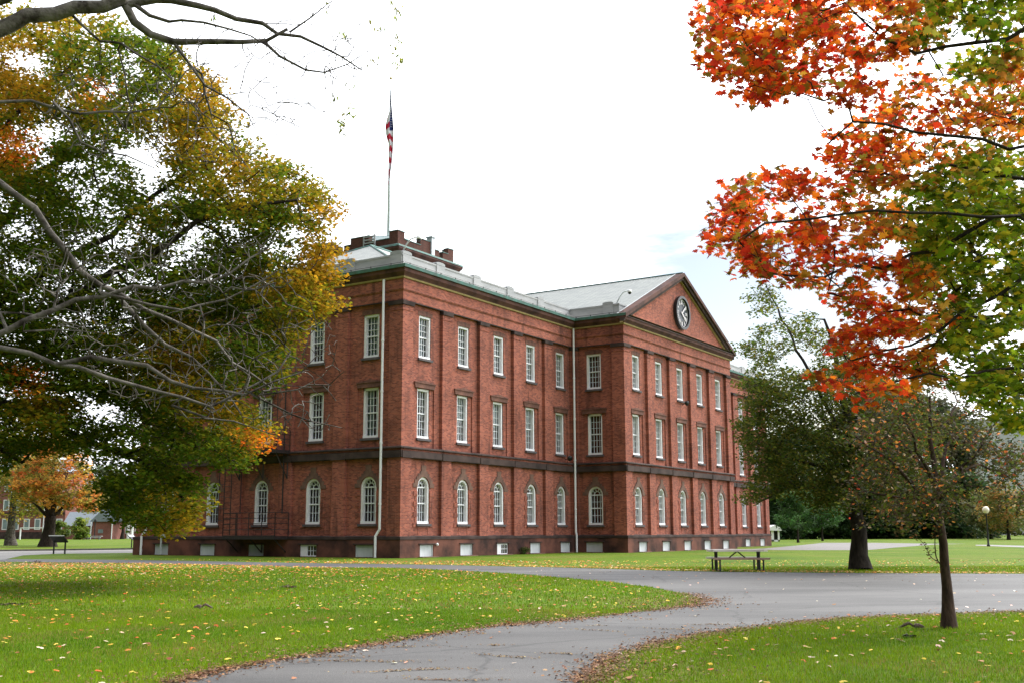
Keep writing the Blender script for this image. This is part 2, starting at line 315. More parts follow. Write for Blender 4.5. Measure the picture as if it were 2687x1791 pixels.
sheet('side_road', conc, M['concrete'], .008, 'pale concrete side road running behind the building at left', 'road')
kerb = MB(); ka = G([(-120,1446),(0,1445),(349,1440.5),(420,1440)])
for i in range(3):
    (x0, y0), (x1, y1) = ka[i], ka[i+1]
    kerb.add([(x0,y0,0),(x1,y1,0),(x1,y1+.4,0),(x0,y0+.4,0),(x0,y0,.14),(x1,y1,.14),(x1,y1+.4,.14),(x0,y0+.4,.14)], [(0,1,5,4),(4,5,6,7),(3,2,1,0),(2,3,7,6),(0,4,7,3),(1,2,6,5)])
tag(kerb.obj('kerb', mat('kerb_stone', (.12, .115, .11), .9, .2, var=.3)), 'dark stone kerb along the far side of the concrete road', 'kerb', kind='structure')
lot = G([(1960,1440),(2033,1441.6),(2130,1442),(2243,1441.8),(2280,1441.4),(2362,1434),(2454,1427.2),(2540,1425)]) + G([(2454,1425),(2280,1422.4),(2160,1422.6),(2100,1429),(2010,1437)])
sheet('gravel_lot', lot, M['gravel'], .008, 'pale gravel lot beyond the big tree', 'gravel lot')
sheet('footpath', G([(2560,1430),(2600,1431.5),(2687,1435),(2800,1439)]) + G([(2800,1434),(2687,1430.5),(2600,1428),(2560,1428)]), M['concrete'], .012, 'narrow pale footpath by the globe lamp post', 'path')

# ------------------------------------------------------------------ the main building
TH = .56602; CX, CY = -6.4008, 63.6448
BLD = empty('brick_building', (CX, CY, 0), math.pi/2 - TH)   # local x runs along the long front, local y into the building
tag(BLD, 'three storey red brick building with clock pediment, white sash windows and crenellated tower', 'building')
LX, LY, BX0, BX1, BP = 61.2, 22.5, 20.35, 40.85, 4.16
class Face:
    """wall frame: u along, o outward, z up -> building local"""
    def __init__(s, ox, oy, ux, uy): s.o = (ox, oy); s.u = (ux, uy); s.n = (uy, -ux)
    def p(s, u, o, z): return (s.o[0]+s.u[0]*u+s.n[0]*o, s.o[1]+s.u[1]*u+s.n[1]*o, z)
    def rz(s): return math.atan2(s.u[1], s.u[0])
FR1 = Face(0, 0, 1, 0)                       # near wing front, u = x
FR2 = Face(BX1, 0, 1, 0)                     # far wing
FB = Face(BX0, -BP, 1, 0)                    # pavilion front
FBS = Face(BX0, 0, 0, -1)                    # pavilion side facing the corner; u runs outwards (-y)
FLs = Face(0, LY, 0, -1)                     # gable end: u runs from far corner to near corner
FBS2 = Face(BX1, -BP, 0, 1)
FE = Face(LX, 0, 0, 1); FBK = Face(LX, LY, -1, 0)
wall = MB()
WI, PO = -.17, .05                           # recessed bay plane, pilaster plane
def quad(mb, F, u0, u1, z0, z1, o, mi=0): mb.add([F.p(u0,o,z0), F.p(u1,o,z0), F.p(u1,o,z1), F.p(u0,o,z1)], [(0,1,2,3)], mi)
def panel(mb, F, u0, u1, z0, z1, o, ops, depth=.28):
    """wall plane with openings (u0,u1,z0,z1,kind,depth,inner openings)"""
    us = sorted({u0, u1, *[x for q in ops for x in q[:2]]}); zs = sorted({z0, z1, *[x for q in ops for x in q[2:4]]})
    for i in range(len(us)-1):
        for j in range(len(zs)-1):
            um, zm = (us[i]+us[i+1])/2, (zs[j]+zs[j+1])/2
            if any(q[0] < um < q[1] and q[2] < zm < q[3] for q in ops): continue
            quad(mb, F, us[i], us[i+1], zs[j], zs[j+1], o)
    for q in ops:
        a, b, c, d, kind = q[:5]; dd = q[5] if len(q) > 5 else depth
        if kind == 'arch':
            r = (b-a)/2; cu = (a+b)/2; zc = d-r; n = 12
            arc = [(cu-r*math.cos(math.pi*k/n), zc+r*math.sin(math.pi*k/n)) for k in range(n+1)]
            for k in range(n):
                (ua, za), (ub, zb) = arc[k], arc[k+1]
                mb.add([F.p(ua,o,za), F.p(ub,o,zb), F.p(ub,o,d), F.p(ua,o,d)], [(0,1,2,3)])
                mb.add([F.p(ua,o,za), F.p(ub,o,zb), F.p(ub,o-dd,zb), F.p(ua,o-dd,za)], [(0,3,2,1)])
            top = zc
        else:
            top = d; mb.add([F.p(a,o,d), F.p(b,o,d), F.p(b,o-dd,d), F.p(a,o-dd,d)], [(0,3,2,1)])
        for u, fl_ in ((a, 0), (b, 1)):
            f = (0,1,2,3) if not fl_ else (3,2,1,0)
            mb.add([F.p(u,o,c), F.p(u,o-dd,c), F.p(u,o-dd,top), F.p(u,o,top)], [f])
        mb.add([F.p(a,o,c), F.p(b,o,c), F.p(b,o-dd,c), F.p(a,o-dd,c)], [(0,1,2,3)])
        if kind == 'recess': panel(mb, F, a, b, c, d, o-dd, q[6], depth)
HW = .6
plinth = MB(); band = MB(); frieze = MB(); pil_list = []
win_at = []                                  # (face, u, kind)
Z_PL, Z_B0, Z_B1, Z_AR, Z_YE = 1.18, 5.69, 6.34, 14.88, 16.18
def storeys(F, ulen, centres, pils, base_kind=None):
    bounds = pils
    for i in range(len(bounds)-1):
        u0 = bounds[i][1]; u1 = bounds[i+1][0]
        cs = [c for c in centres if u0 < c < u1]
        ops = []
        for c in cs:
            ops.append((c-HW, c+HW, 1.93, 4.66, 'arch', .26)); ops.append((c-.5, c+.5, 1.36, 1.74, 'rect0', .05))
            win_at.append((F, c, 'arch'))
        panel(wall, F, u0, u1, Z_PL-.02, Z_B0+.05, WI, [q for q in ops if q[4] != 'rect0'])
        ops = []
        for c in cs:
            ops.append((c-.98, c+.98, Z_B1-.05, 9.93, 'recess', .07, [(c-HW, c+HW, 6.93, 9.9, 'rect', .22)]))
            ops.append((c-HW, c+HW, 11.7, 14.28, 'rect', .26))
            win_at.append((F, c, 'mid')); win_at.append((F, c, 'top'))
        panel(wall, F, u0, u1, Z_B1-.05, Z_AR+.05, WI, ops)
    for k, (a, b) in enumerate(pils):
        pil_list.append((F, a, b, k == 0, k == len(pils)-1))
    # plinth with basement openings
    ops = []
    for c in centres:
        ops.append((c-.66, c+.66, .03, .72, 'rect', .3)); win_at.append((F, c, 'base'))
    e0, e1 = {id(FR1): (.13, -.13), id(FB): (.13, .13), id(FR2): (-.13, .13), id(FLs): (.13, .13), id(FBS): (-.13, .13)}[id(F)]; panel(plinth, F, -e0, ulen+e1, 0, Z_PL, .13, ops)
    plinth.add([F.p(0,.13,Z_PL), F.p(ulen,.13,Z_PL), F.p(ulen,WI-.05,Z_PL+.05), F.p(0,WI-.05,Z_PL+.05)], [(0,1,2,3)])
n5 = lambda c0, s: [c0+s*k for k in range(5)]
def pils(edge, sp, n, w=.98, e0=.93, e1=.93, L_=None):
    cs = [edge + sp*k for k in range(n)]
    return [(0, e0)] + [(c-w/2, c+w/2) for c in cs] + [(L_-e1, L_)]
storeys(FR1, BX0, n5(2.40, 4.08), pils(4.42, 4.08, 4, L_=BX0, e1=.3), None)
storeys(FB, BX1-BX0, n5(2.33, 3.96), pils(4.31, 3.96, 4, L_=BX1-BX0))
storeys(FR2, LX-BX1, [q-.0 for q in n5(20.35-2.4-4*4.08, 4.08)], [(0, .3)]+[(20.35-c-.49, 20.35-c+.49) for c in (16.66, 12.58, 8.5, 4.42)]+[(20.35-.93, 20.35)])
storeys(FLs, LY, [LY-q for q in (19.8, 15.47, 11.15, 6.82, 2.5)], [(0, .95)]+[(LY-c-.5, LY-c+.5) for c in (17.6, 13.3, 9.0, 4.65)]+[(LY-.95, LY)])
storeys(FBS, BP, [1.62], [(0, .35), (BP-.95, BP)])
for F, l_ in ((FBS2, BP), (FE, LY), (FBK, LX)):
    quad(wall, F, 0, l_, 0, Z_YE, 0)
# inner core so that one window never looks out of another
wall.box(2.6, LX-2.6, 2.6, LY-2.6, .02, 16.9)
wall.box(BX0+3.2, BX1-3.2, -BP+2.6, 3.3, .02, 16.9)
for z in (5.9, 11.0):                       # floors
    wall.box(.35, LX-.35, .35, LY-.35, z, z+.25); wall.box(BX0+.35, BX1-.35, -BP+.35, .3, z+.003, z+.247)
wall.obj('wall', M['brick'], BLD)
o = plinth.obj('plinth', M['sandstone'], BLD)
# dark cap course of the plinth
cap = MB()
def course(mb, F, l_, z0, z1, o0, o1, a0=0, a1=0, mi=0):
    """moulding along a face, o0 outward at the bottom and o1 at the top; a0/a1: +1 mitre outwards, -1 inwards"""
    mb.add([F.p(-a0*o0, o0, z0), F.p(l_+a1*o0, o0, z0), F.p(l_+a1*o1, o1, z1), F.p(-a0*o1, o1, z1)], [(0,1,2,3)], mi)
def moulding(mb, prof, mi=0, skip=()):
    """profile [(out,z)...] run round the whole visible outline"""
    for F, l_, a0, a1 in ((FLs, LY, 1, 1), (FR1, BX0, 1, -1), (FBS, BP, -1, 1), (FB, BX1-BX0, 1, 1), (FBS2, BP, 1, -1), (FR2, LX-BX1, -1, 1), (FE, LY, 1, 1), (FBK, LX, 1, 1)):
        if F in skip: continue
        for i in range(len(prof)-1):
            (o0, z0), (o1, z1) = prof[i], prof[i+1]; course(mb, F, l_, z0, z1, o0, o1, a0, a1, mi)
moulding(cap, [(.13, 1.03), (.165, 1.035), (.165, 1.185), (.13, 1.19), (-.15, 1.25)])
cap.obj('plinth_cap', M['band'], BLD)
moulding(band, [(-.15, Z_B0), (.10, Z_B0), (.13, Z_B0+.05), (.13, 6.10), (.03, 6.12)])
band.obj('string_course', M['band'], BLD)
b2 = MB(); moulding(b2, [(.03, 6.12), (.045, 6.12), (.045, 6.22)]); b2.obj('brick_fillet', M['brick'], BLD)
b2 = MB(); moulding(b2, [(.04, 6.22), (.18, 6.23), (.18, 6.29), (.07, 6.36), (-.15, 6.37)]); b2.obj('string_course_moulding', M['band'], BLD)
# frieze (brick) above the bays, with a corbelled step
moulding(frieze, [(-.15, Z_AR), (.05, Z_AR), (.05, 15.42), (.09, 15.46), (.13, 15.53), (.13, 15.62), (.08, 15.62), (.08, Z_YE)])
frieze.obj('frieze', M['brick'], BLD)
fl2 = MB(); moulding(fl2, [(.0, 14.83), (.058, 14.835), (.058, 14.90), (.03, 14.91)]); fl2.obj('architrave_shadow_line', M['band'], BLD)  # dark strip standing in for the shadow line below the projecting frieze
c1 = MB(); moulding(c1, [(.08, Z_YE), (.16, Z_YE+.01), (.19, 16.29)]); c1.obj('ochre_fillet', M['yellow'], BLD)
c1 = MB(); moulding(c1, [(.19, 16.29), (.24, 16.36), (.38, 16.52), (.40, 16.72), (.45, 16.74)]); c1.obj('cornice', M['cornice'], BLD)
# pilasters and their capitals: every one its own part
for F, a, b, first, last in pil_list:
    mb = MB()
    for z0, z1 in ((Z_PL+.03, Z_B0+.01), (Z_B1+.02, 14.62)):
        mb.add([F.p(a,PO,z0), F.p(b,PO,z0), F.p(b,PO,z1), F.p(a,PO,z1)], [(0,1,2,3)])
        mb.add([F.p(a,PO,z0), F.p(a,PO,z1), F.p(a,WI-.02,z1), F.p(a,WI-.02,z0)], [(0,1,2,3)])
        mb.add([F.p(b,PO,z0), F.p(b,WI-.02,z0), F.p(b,WI-.02,z1), F.p(b,PO,z1)], [(0,1,2,3)])
    e0 = -PO if (first and b-a > .5) else 0; e1 = PO if (last and b-a > .5) else 0
    for z0, z1 in ((Z_PL+.03, Z_B0+.01), (Z_B1+.02, 14.62)):    # close the arris at the corners
        if e0: mb.add([F.p(a+e0,PO,z0), F.p(a,PO,z0), F.p(a,PO,z1), F.p(a+e0,PO,z1)], [(0,1,2,3)])
        if e1: mb.add([F.p(b,PO,z0), F.p(b+e1,PO,z0), F.p(b+e1,PO,z1), F.p(b,PO,z1)], [(0,1,2,3)])
    for z in (14.30,):
        mb.add([F.p(a+e0,PO+.03,z), F.p(b+e1,PO+.03,z), F.p(b+e1,PO+.03,z+.05), F.p(a+e0,PO+.03,z+.05)], [(0,1,2,3)])
        mb.add([F.p(a+e0,PO,z), F.p(b+e1,PO,z), F.p(b+e1,PO+.03,z), F.p(a+e0,PO+.03,z)], [(0,1,2,3)])
    p_ = mb.obj('pilaster', M['brick'], BLD)
    mb = MB(); ca, cb_ = a-(.05 if not first or b-a < .5 else .13), b+(.05 if not last or b-a < .5 else .13)
    v = [F.p(ca,PO+.08,14.62), F.p(cb_,PO+.08,14.62), F.p(cb_,PO+.10,14.83), F.p(ca,PO+.10,14.83), F.p(ca,WI-.02,14.62), F.p(cb_,WI-.02,14.62), F.p(cb_,WI-.02,14.83), F.p(ca,WI-.02,14.83)]
    mb.add(v, [(0,1,2,3),(0,4,5,1),(3,2,6,7),(0,3,7,4),(1,5,6,2)])
    mb.obj('capital', M['band'], p_)
    # band returns round the pilaster
    mb = MB()
    for z0, z1, oo in ((Z_B0-.003, 6.08, .165), (6.225, 6.30, .21)):
        v = [F.p(a-.03,oo,z0), F.p(b+.03,oo,z0), F.p(b+.03,oo,z1), F.p(a-.03,oo,z1), F.p(a-.03,.0,z0), F.p(b+.03,.0,z0), F.p(b+.03,.0,z1), F.p(a-.03,.0,z1)]
        mb.add(v, [(0,1,2,3),(0,4,5,1),(3,2,6,7),(0,3,7,4),(1,5,6,2)])
    mb.obj('band_block', M['band'], p_)
# gutter and pale ledge
gt = MB(); moulding(gt, [(.40, 16.74), (.50, 16.745), (.53, 16.93), (.47, 16.95), (.44, 16.90)], skip=(FB,)); gt.obj('gutter', M['copper'], BLD)
ld = MB(); moulding(ld, [(.44, 16.90), (-.58, 17.16)]); ld.obj('roof_ledge', M['ledge'], BLD)
# parapet: set back, with posts above the pilasters
par = MB(); moulding(par, [(-.56, 17.10), (-.56, 17.78), (-.52, 17.80), (-.52, 17.90), (-.60, 17.93), (-.85, 17.93), (-.86, 17.1)])
par.obj('parapet', M['parapet'], BLD)
def pposts(F, us):
    for u in us:
        mb = MB(); w = .5
        w = .44; pr = [(u-w, 17.9), (u+w, 17.9), (u+w, 18.02), (u+w*.8, 18.07), (u+w*.4, 18.10), (u-w*.4, 18.10), (u-w*.8, 18.07), (u-w, 18.02)]
        n = len(pr)
        mb.add([F.p(q[0], -.50, q[1]) for q in pr]+[F.p(q[0], -.88, q[1]) for q in pr], [tuple(range(n)), tuple(range(2*n-1, n-1, -1))]+[(i, i+n, (i+1) % n+n, (i+1) % n) for i in range(n)])
        v = [F.p(u-.42,-.50,17.12), F.p(u+.42,-.50,17.12), F.p(u+.42,-.50,17.88), F.p(u-.42,-.50,17.88), F.p(u-.42,-.58,17.12), F.p(u+.42,-.58,17.12), F.p(u+.42,-.58,17.88), F.p(u-.42,-.58,17.88)]
        mb.add(v, [(0,1,2,3),(3,2,6,7),(0,3,7,4),(1,5,6,2)])
        mb.obj('parapet_post', M['parapet'], BLD)
pposts(FR1, (1.0, 4.42, 8.5, 12.58, 16.66)); pposts(FLs, (LY-1.0, LY-4.65, LY-9.0, LY-13.3)); pposts(FBS, (2.7,)); pposts(FR2, (3.7, 7.8, 11.9, 16.0))
# snow rail along the ledge
rail = MB(); railp = []
for F, l_ in ((FR1, BX0), (FLs, LY), (FBS, BP), (FR2, LX-BX1)):
    if F is FR2: rail.obj('snow_rail', M['black'], BLD); rail = MB()
    rail.tube([F.p(-.3, .36, 17.06), F.p(l_+.3, .36, 17.06)], .018, 5)
    u = .15
    while u < l_:
        rail.tube([F.p(u, .36, 16.92), F.p(u, .36, 17.09)], .03, 5); u += 1.55
rail.obj('snow_rail', M['black'], BLD)
# roofs
rf = MB(); ze, zr, s_ = 17.2, 22.05, .75
xa, xb, ym = 10.4, LX-10.4, LY/2
rf.add([(s_,s_,ze),(LX-s_,s_,ze),(xb,ym,zr),(xa,ym,zr)], [(0,1,2,3)]); rf.add([(s_,LY-s_,ze),(s_,s_,ze),(xa,ym,zr)], [(0,1,2)])
rf.add([(LX-s_,LY-s_,ze),(s_,LY-s_,ze),(xa,ym,zr),(xb,ym,zr)], [(0,1,2,3)]); rf.add([(LX-s_,s_,ze),(LX-s_,LY-s_,ze),(xb,ym,zr)], [(0,1,2)])
bm_ = (BX0+BX1)/2
rf.add([(BX0+.4,-BP-.30,17.0),(bm_,-BP-.30,21.96),(bm_,ym,21.96),(BX0+.4,1.2,17.0)], [(3,2,1,0)]); rf.add([(BX1-.4,-BP-.30,17.0),(bm_,-BP-.30,21.96),(bm_,ym,21.96),(BX1-.4,1.2,17.0)], [(0,1,2,3)])
rf.obj('roof', M['slate'], BLD)
rg = MB(); rg.tube([(xa,ym,zr+.02),(xb,ym,zr+.02)], .09, 6); rg.tube([(bm_,-BP-.35,21.98),(bm_,ym,21.98)], .07, 6)
for p in ((s_,s_,ze),(s_,LY-s_,ze)): rg.tube([p,(xa,ym,zr+.02)], .08, 6)
rg.obj('ridge_flashing', M['copper'], BLD)
# pediment
tz = 16.78; apex = 21.75; PY = -BP
tp = MB(); tp.add([(BX0-.1, PY-.02, tz), (BX1+.1, PY-.02, tz), (bm_, PY-.02, apex-.15)], [(0,1,2)]); tp.obj('tympanum', M['brick'], BLD)
def rake(name, zoff, th_, o0, o1, m):
    mb = MB()
    for sgn, xe in ((1, BX0-.47), (-1, BX1+.47)):
        a = (xe, tz+.12+zoff-.0); b_ = (bm_, apex+.22+zoff)
        y0, y1 = PY-o0, PY-o1
        v = [(a[0],y0,a[1]),(b_[0],y0,b_[1]),(b_[0],y0,b_[1]-th_),(a[0],y0,a[1]-th_),(a[0],y1,a[1]),(b_[0],y1,b_[1]),(b_[0],y1,b_[1]-th_),(a[0],y1,a[1]-th_)]
        mb.add(v, [(0,1,2,3),(4,7,6,5),(0,4,5,1),(3,2,6,7),(0,3,7,4)])
    mb.obj(name, m, BLD)
rake('raking_cornice', 0, .30, .50, -.30, M['cornice']); rake('raking_cornice_bed', -.30, .26, .34, -.02, M['band']); rake('raking_fillet', -.56, .10, .16, -.01, M['yellow'])
rake('raking_flashing', .035, .04, -.22, -.29, M['galv'])
# eave cap of the horizontal cornice below the tympanum
ec = MB(); ec.add([(BX0-.45,PY-.45,16.75),(BX1+.45,PY-.45,16.75),(BX1+.2,PY-.0,16.92),(BX0-.2,PY-.0,16.92)], [(0,1,2,3)]); ec.add([(BX0-.45,PY-.451,16.70),(BX1+.45,PY-.451,16.70),(BX1+.45,PY-.451,16.76),(BX0-.45,PY-.451,16.76)], [(0,1,2,3)]); ec.obj('cornice_cap', M['band'], BLD)

# ---- windows
def win_meshes(kind):
    """local frame: x right, y inward, z up from the sill; returns meshes"""
    fr, gl_, si, li, qu, cu = MB(), MB(), MB(), MB(), MB(), MB()
    w = HW; yf = .08
    if kind == 'base':
        return None
    h = {'arch': 2.73, 'mid': 2.97, 'top': 2.58}[kind]
    hr = h-w if kind == 'arch' else h
    t = .13
    yo = yf; fr.box(-w, -w+t, yo-.02, yo+.26, 0, hr); fr.box(w-t, w, yo-.02, yo+.26, 0, hr); fr.box(-w, w, yo-.05, yo+.26, 0, .15)
    T_ = yf+.12
    if kind == 'arch':
        n = 14
        for k in range(n):
            a, b = math.pi*k/n, math.pi*(k+1)/n
            q = [(-r*math.cos(x), hr+r*math.sin(x)) for r, x in ((w, a), (w, b), (w-t, b), (w-t, a))]
            fr.prism(q, yf-.02, yf+.26)
        yf = T_
        fr.box(-w+t, w-t, yf+.02, yf+.12, hr-.04, hr+.04)
        for k in range(10):
            a, b = math.pi*k/10, math.pi*(k+1)/10
            q = [(-r*math.cos(x), hr+.03+r*math.sin(x)) for r, x in ((.24, a), (.24, b), (.20, b), (.20, a))]
            fr.prism(q, yf+.04, yf+.10)
        for k in range(1, 5):
            a = math.pi*k/5; c, s = math.cos(a), math.sin(a)
            q = [(r*c+d*s, hr+.03+r*s-d*c) for r, d in ((.22, .018), (w-t+.01, .018), (w-t+.01, -.018), (.22, -.018))]
            fr.prism(q, yf+.04, yf+.10)
        zm = .17+(hr-.17)*.52; rows_u, rows_l = 2, 2; ztop = hr-.04
    else:
        fr.box(-w, w, yf-.02, yf+.26, h-t, h); yf = T_; zm = .17+(h-t-.17)*(.5 if kind == 'top' else .5); rows_u = rows_l = 3; ztop = h-t
        if kind == 'mid': rows_u = rows_l = 3
    fr.box(-w+t, w-t, yf+.02, yf+.12, zm-.035, zm+.035)
    ncol = 4
    for k in range(1, ncol):
        x = -w+t+(2*(w-t))*k/ncol; fr.box(x-.014, x+.014, yf+.045, yf+.10, zm, ztop); fr.box(x-.014, x+.014, yf+.065, yf+.12, .17, zm)
    for k in range(1, rows_l): z = .17+(zm-.17)*k/rows_l; fr.box(-w+t, w-t, yf+.07, yf+.115, z-.014, z+.014)
    for k in range(1, rows_u): z = zm+(ztop-zm)*k/rows_u; fr.box(-w+t, w-t, yf+.05, yf+.095, z-.014, z+.014)
    if kind == 'arch':
        n = 12; pts = [(-w+.02, .1), (w-.02, .1)]+[((w-.02)*math.cos(math.pi*k/n), hr+(w-.02)*math.sin(math.pi*k/n)) for k in range(n+1)]
        gl_.add([(p[0], yf+.11, p[1]) for p in pts], [tuple(range(len(pts)))])
    else: gl_.add([(-w+.02, yf+.11, .1), (w-.02, yf+.11, .1), (w-.02, yf+.11, h-.03), (-w+.02, yf+.11, h-.03)], [(0,1,2,3)])
    si.box(-w-.1, w+.1, -.12, .2, -.14, -.003)
    if kind == 'arch':
        li_pts = []
        # stepped brownstone surround over the arch
        st = [(.60,-.02),(1.02,-.02),(1.02,.22),(.86,.22),(.86,.44),(.70,.44),(.70,.62),(.54,.62),(.54,.78),(.36,.78),(.36,.93),(.22,.93),(.22,1.08),(.24,1.28)]
        r = w+.003; n = 14
        arc = [(r*math.cos(math.pi*k/n), r*math.sin(math.pi*k/n)) for k in range(n+1)]
        outer = st+[(-x, z) for x, z in st[::-1]]
        # strip between arc and outline, as quads fanned by angle
        pts_o = []
        for k in range(n+1):
            a = math.pi*k/n; pts_o.append(a)
        half = st
        # right half polygon and left half polygon
        for sg in (1, -1):
            arch = [(sg*r*math.cos(math.pi*k/n), hr+r*math.sin(math.pi*k/n)) for k in range(n//2+1)]
            poly = [(sg*x, hr+z) for x, z in st]+[(0, hr+1.28)]+arch[::-1]
            if sg < 0: poly = poly[::-1]
            li.prism(poly, -.035, .1)
        z = .1; k = 0
        while z < hr-.1:
            wd = .20 if k % 2 else .36
            for sg in (1, -1):
                x0, x1 = sorted((sg*(w+.01), sg*(w+.01+wd))); qu.box(x0, x1, -.035 if k % 2 == 0 else -.02, .06, z-.3, z-.02)
            z += .3; k += 1
        qu.box(-.5, .5, -.02, .05, -.26, -.20); qu.box(-.5, -.44, -.02, .05, -.6, -.26); qu.box(.44, .5, -.02, .05, -.6, -.26)
    elif kind == 'mid':
        li.prism([(-.96, hr+.02), (.96, hr+.02), (1.02, hr+.30), (1.02, hr+.36), (0, hr+.50), (-1.02, hr+.36), (-1.02, hr+.30)], -.14, .1)
        li.box(-1.05, 1.05, -.18, -.0, hr+.30, hr+.355)
    else:
        n = 8; li.prism([(-.72, hr+.003), (.72, hr+.003), (.72, hr+.24)]+[(.72-1.44*k/n, hr+.24+.07*math.sin(math.pi*k/n)) for k in range(1, n)]+[(-.72, hr+.24)], -.02, .09)
    cus = []
    for x0_, x1_, z0_ in ((-w+.1, w*.45, .12), (-w+.1, w-.1, h*.45), (-w+.1, -.12, .12)):
        cu = MB(); n_ = 14; cu.add([(x0_+(x1_-x0_)*i_/n_, yf+.22+.025*math.sin(i_*2.1), z_) for z_ in (z0_, h-.1) for i_ in range(n_+1)], [(i_, i_+1, i_+n_+2, i_+n_+1) for i_ in range(n_)]); cus.append(cu.mesh('curtain', M['curtain']))
    return dict(window=fr.mesh('window', M['white']), pane=gl_.mesh('pane', M['glass']), sill=si.mesh('sill', M['sill']), lintel=li.mesh('lintel', M['lintel'] if kind != 'arch' else M['stone']),
                quoin=qu.mesh('quoin_border', M['brick']) if kind == 'arch' else None, curtain=cus)
WM = {k: win_meshes(k) for k in ('arch', 'mid', 'top')}
def inst(name, me, parent, loc=(0, 0, 0), rz=0):
    o = bpy.data.objects.new(name, me); COL.objects.link(o); o.parent = parent; o.location = loc; o.rotation_euler = (0, 0, rz); return o
bw_board = MB(); bw_board.box(-.655, .655, .10, .16, .04, .71); bw_board.box(-.655, -.60, .05, .12, .04, .71); bw_board.box(.60, .655, .05, .12, .04, .71); bw_board = bw_board.mesh('basement_board', M['board'])
bw_win = MB(); 
for x0, x1 in ((-.655, -.10), (.60, .655)): bw_win.box(x0, x1, .06, .12, .04, .71)
bw_win.box(-.10, .60, .06, .12, .04, .10); bw_win.box(-.10, .60, .06, .12, .65, .71)
for x in (.13, .36): bw_win.box(x-.015, x+.015, .07, .11, .1, .65)
bw_win.box(-.1, .6, .07, .11, .36, .39); bw_win = bw_win.mesh('basement_window', M['white'])
bw_gl = MB(); bw_gl.add([(-.1,.10,.1),(.6,.10,.1),(.6,.10,.65),(-.1,.10,.65)], [(0,1,2,3)]); bw_gl = bw_gl.mesh('pane', M['glass'])
bl_ = MB(); bl_.box(-.80, .80, -.06, .10, .735, .80); bl_ = bl_.mesh('lintel', M['band'])
bs_ = MB(); bs_.box(-.8, .8, -.30, .05, -.01, .045); bs_ = bs_.mesh('sill', M['stone'])
bi = 0
for F, u, kind in win_at:
    if kind == 'base':
        iswin = (F is FR1 and abs(u-10.56) < .1) or (F is FLs and abs(u-(LY-6.82)) < .1)
        w_ = inst('basement_window' if iswin else 'basement_board', bw_win if iswin else bw_board, BLD, F.p(u, .13, 0), F.rz())
        if iswin: inst('pane', bw_gl, w_)
        inst('lintel', bl_, w_)
        if not (F is FLs): inst('sill', bs_, w_)
        continue
    z0 = {'arch': 1.93, 'mid': 6.93, 'top': 11.7}[kind]
    oo = {'arch': WI, 'mid': WI-.07, 'top': WI}[kind]
    q = WM[kind]; w_ = inst('window', q['window'], BLD, F.p(u, oo, z0), F.rz())
    inst('pane', q['pane'], w_); inst('sill', q['sill'], w_); inst('lintel', q['lintel'], w_)
    if q['quoin']: inst('quoin_border', q['quoin'], w_)
    if kind == 'top' and F is FR1 and u < 12: inst('curtain', q['curtain'][0], w_)
    elif kind == 'top' and F is not FBS: inst('curtain', q['curtain'][(0, 1, 0, 2)[int(u*7) % 4]], w_)
    elif kind == 'mid' and F is not FBS and int(u*5) % 3: inst('curtain', q['curtain'][(2, 1)[int(u*3) % 2]], w_)
    elif kind == 'arch' and F is FR1 and 6 < u < 7: inst('curtain', q['curtain'][0], w_)
# downspouts
def downspout(F, u, ztop=16.2, kick=.0):
    mb = MB(); mb.tube([F.p(u,.24,ztop), F.p(u,.24,1.6), F.p(u+kick*.5,.24,1.45), F.p(u+kick,.30,1.22), F.p(u+kick,.30,.02)], .075, 8)
    for z in (3, 6.5, 9.5, 12.5): mb.tube([F.p(u,.24,z), F.p(u,.24,z+.12)], .095, 8)
    mb.obj('downspout', M['white'], BLD)
downspout(FLs, LY-1.28, kick=-.25); downspout(FR1, BX0-.32, kick=.0)
downspout(FLs, 1.2, kick=-.3)
# tower
tx0, tx1, ty0, ty1 = 26.2, 35.0, 21.3, 30.1
tw = MB(); tw.box(tx0, tx1, ty0, ty1, 10, 26.3)
TW = tw.obj('tower', M['brick_tower'], BLD)
tc_ = MB()
def ring(mb, z0, z1, a0, a1):
    v = [(tx0-a0,ty0-a0,z0),(tx1+a0,ty0-a0,z0),(tx1+a0,ty1+a0,z0),(tx0-a0,ty1+a0,z0),(tx0-a1,ty0-a1,z1),(tx1+a1,ty0-a1,z1),(tx1+a1,ty1+a1,z1),(tx0-a1,ty1+a1,z1)]
    mb.add(v, [(0,1,5,4),(1,2,6,5),(2,3,7,6),(3,0,4,7),(4,5,6,7),(0,3,2,1)])
ring(tc_, 25.75, 26.25, .12, .32); ring(tc_, 26.25, 26.62, .34, .62); ring(tc_, 26.62, 26.8, .62, .62)
tc_.obj('tower_cornice', M['cornice'], TW)
tcc = MB(); ring(tcc, 26.80, 26.98, .66, .60); ring(tcc, 26.98, 27.15, .52, .20); tcc.obj('tower_copper_flashing', M['copper'], TW)
bt_ = MB(); th_ = .5; e = .12
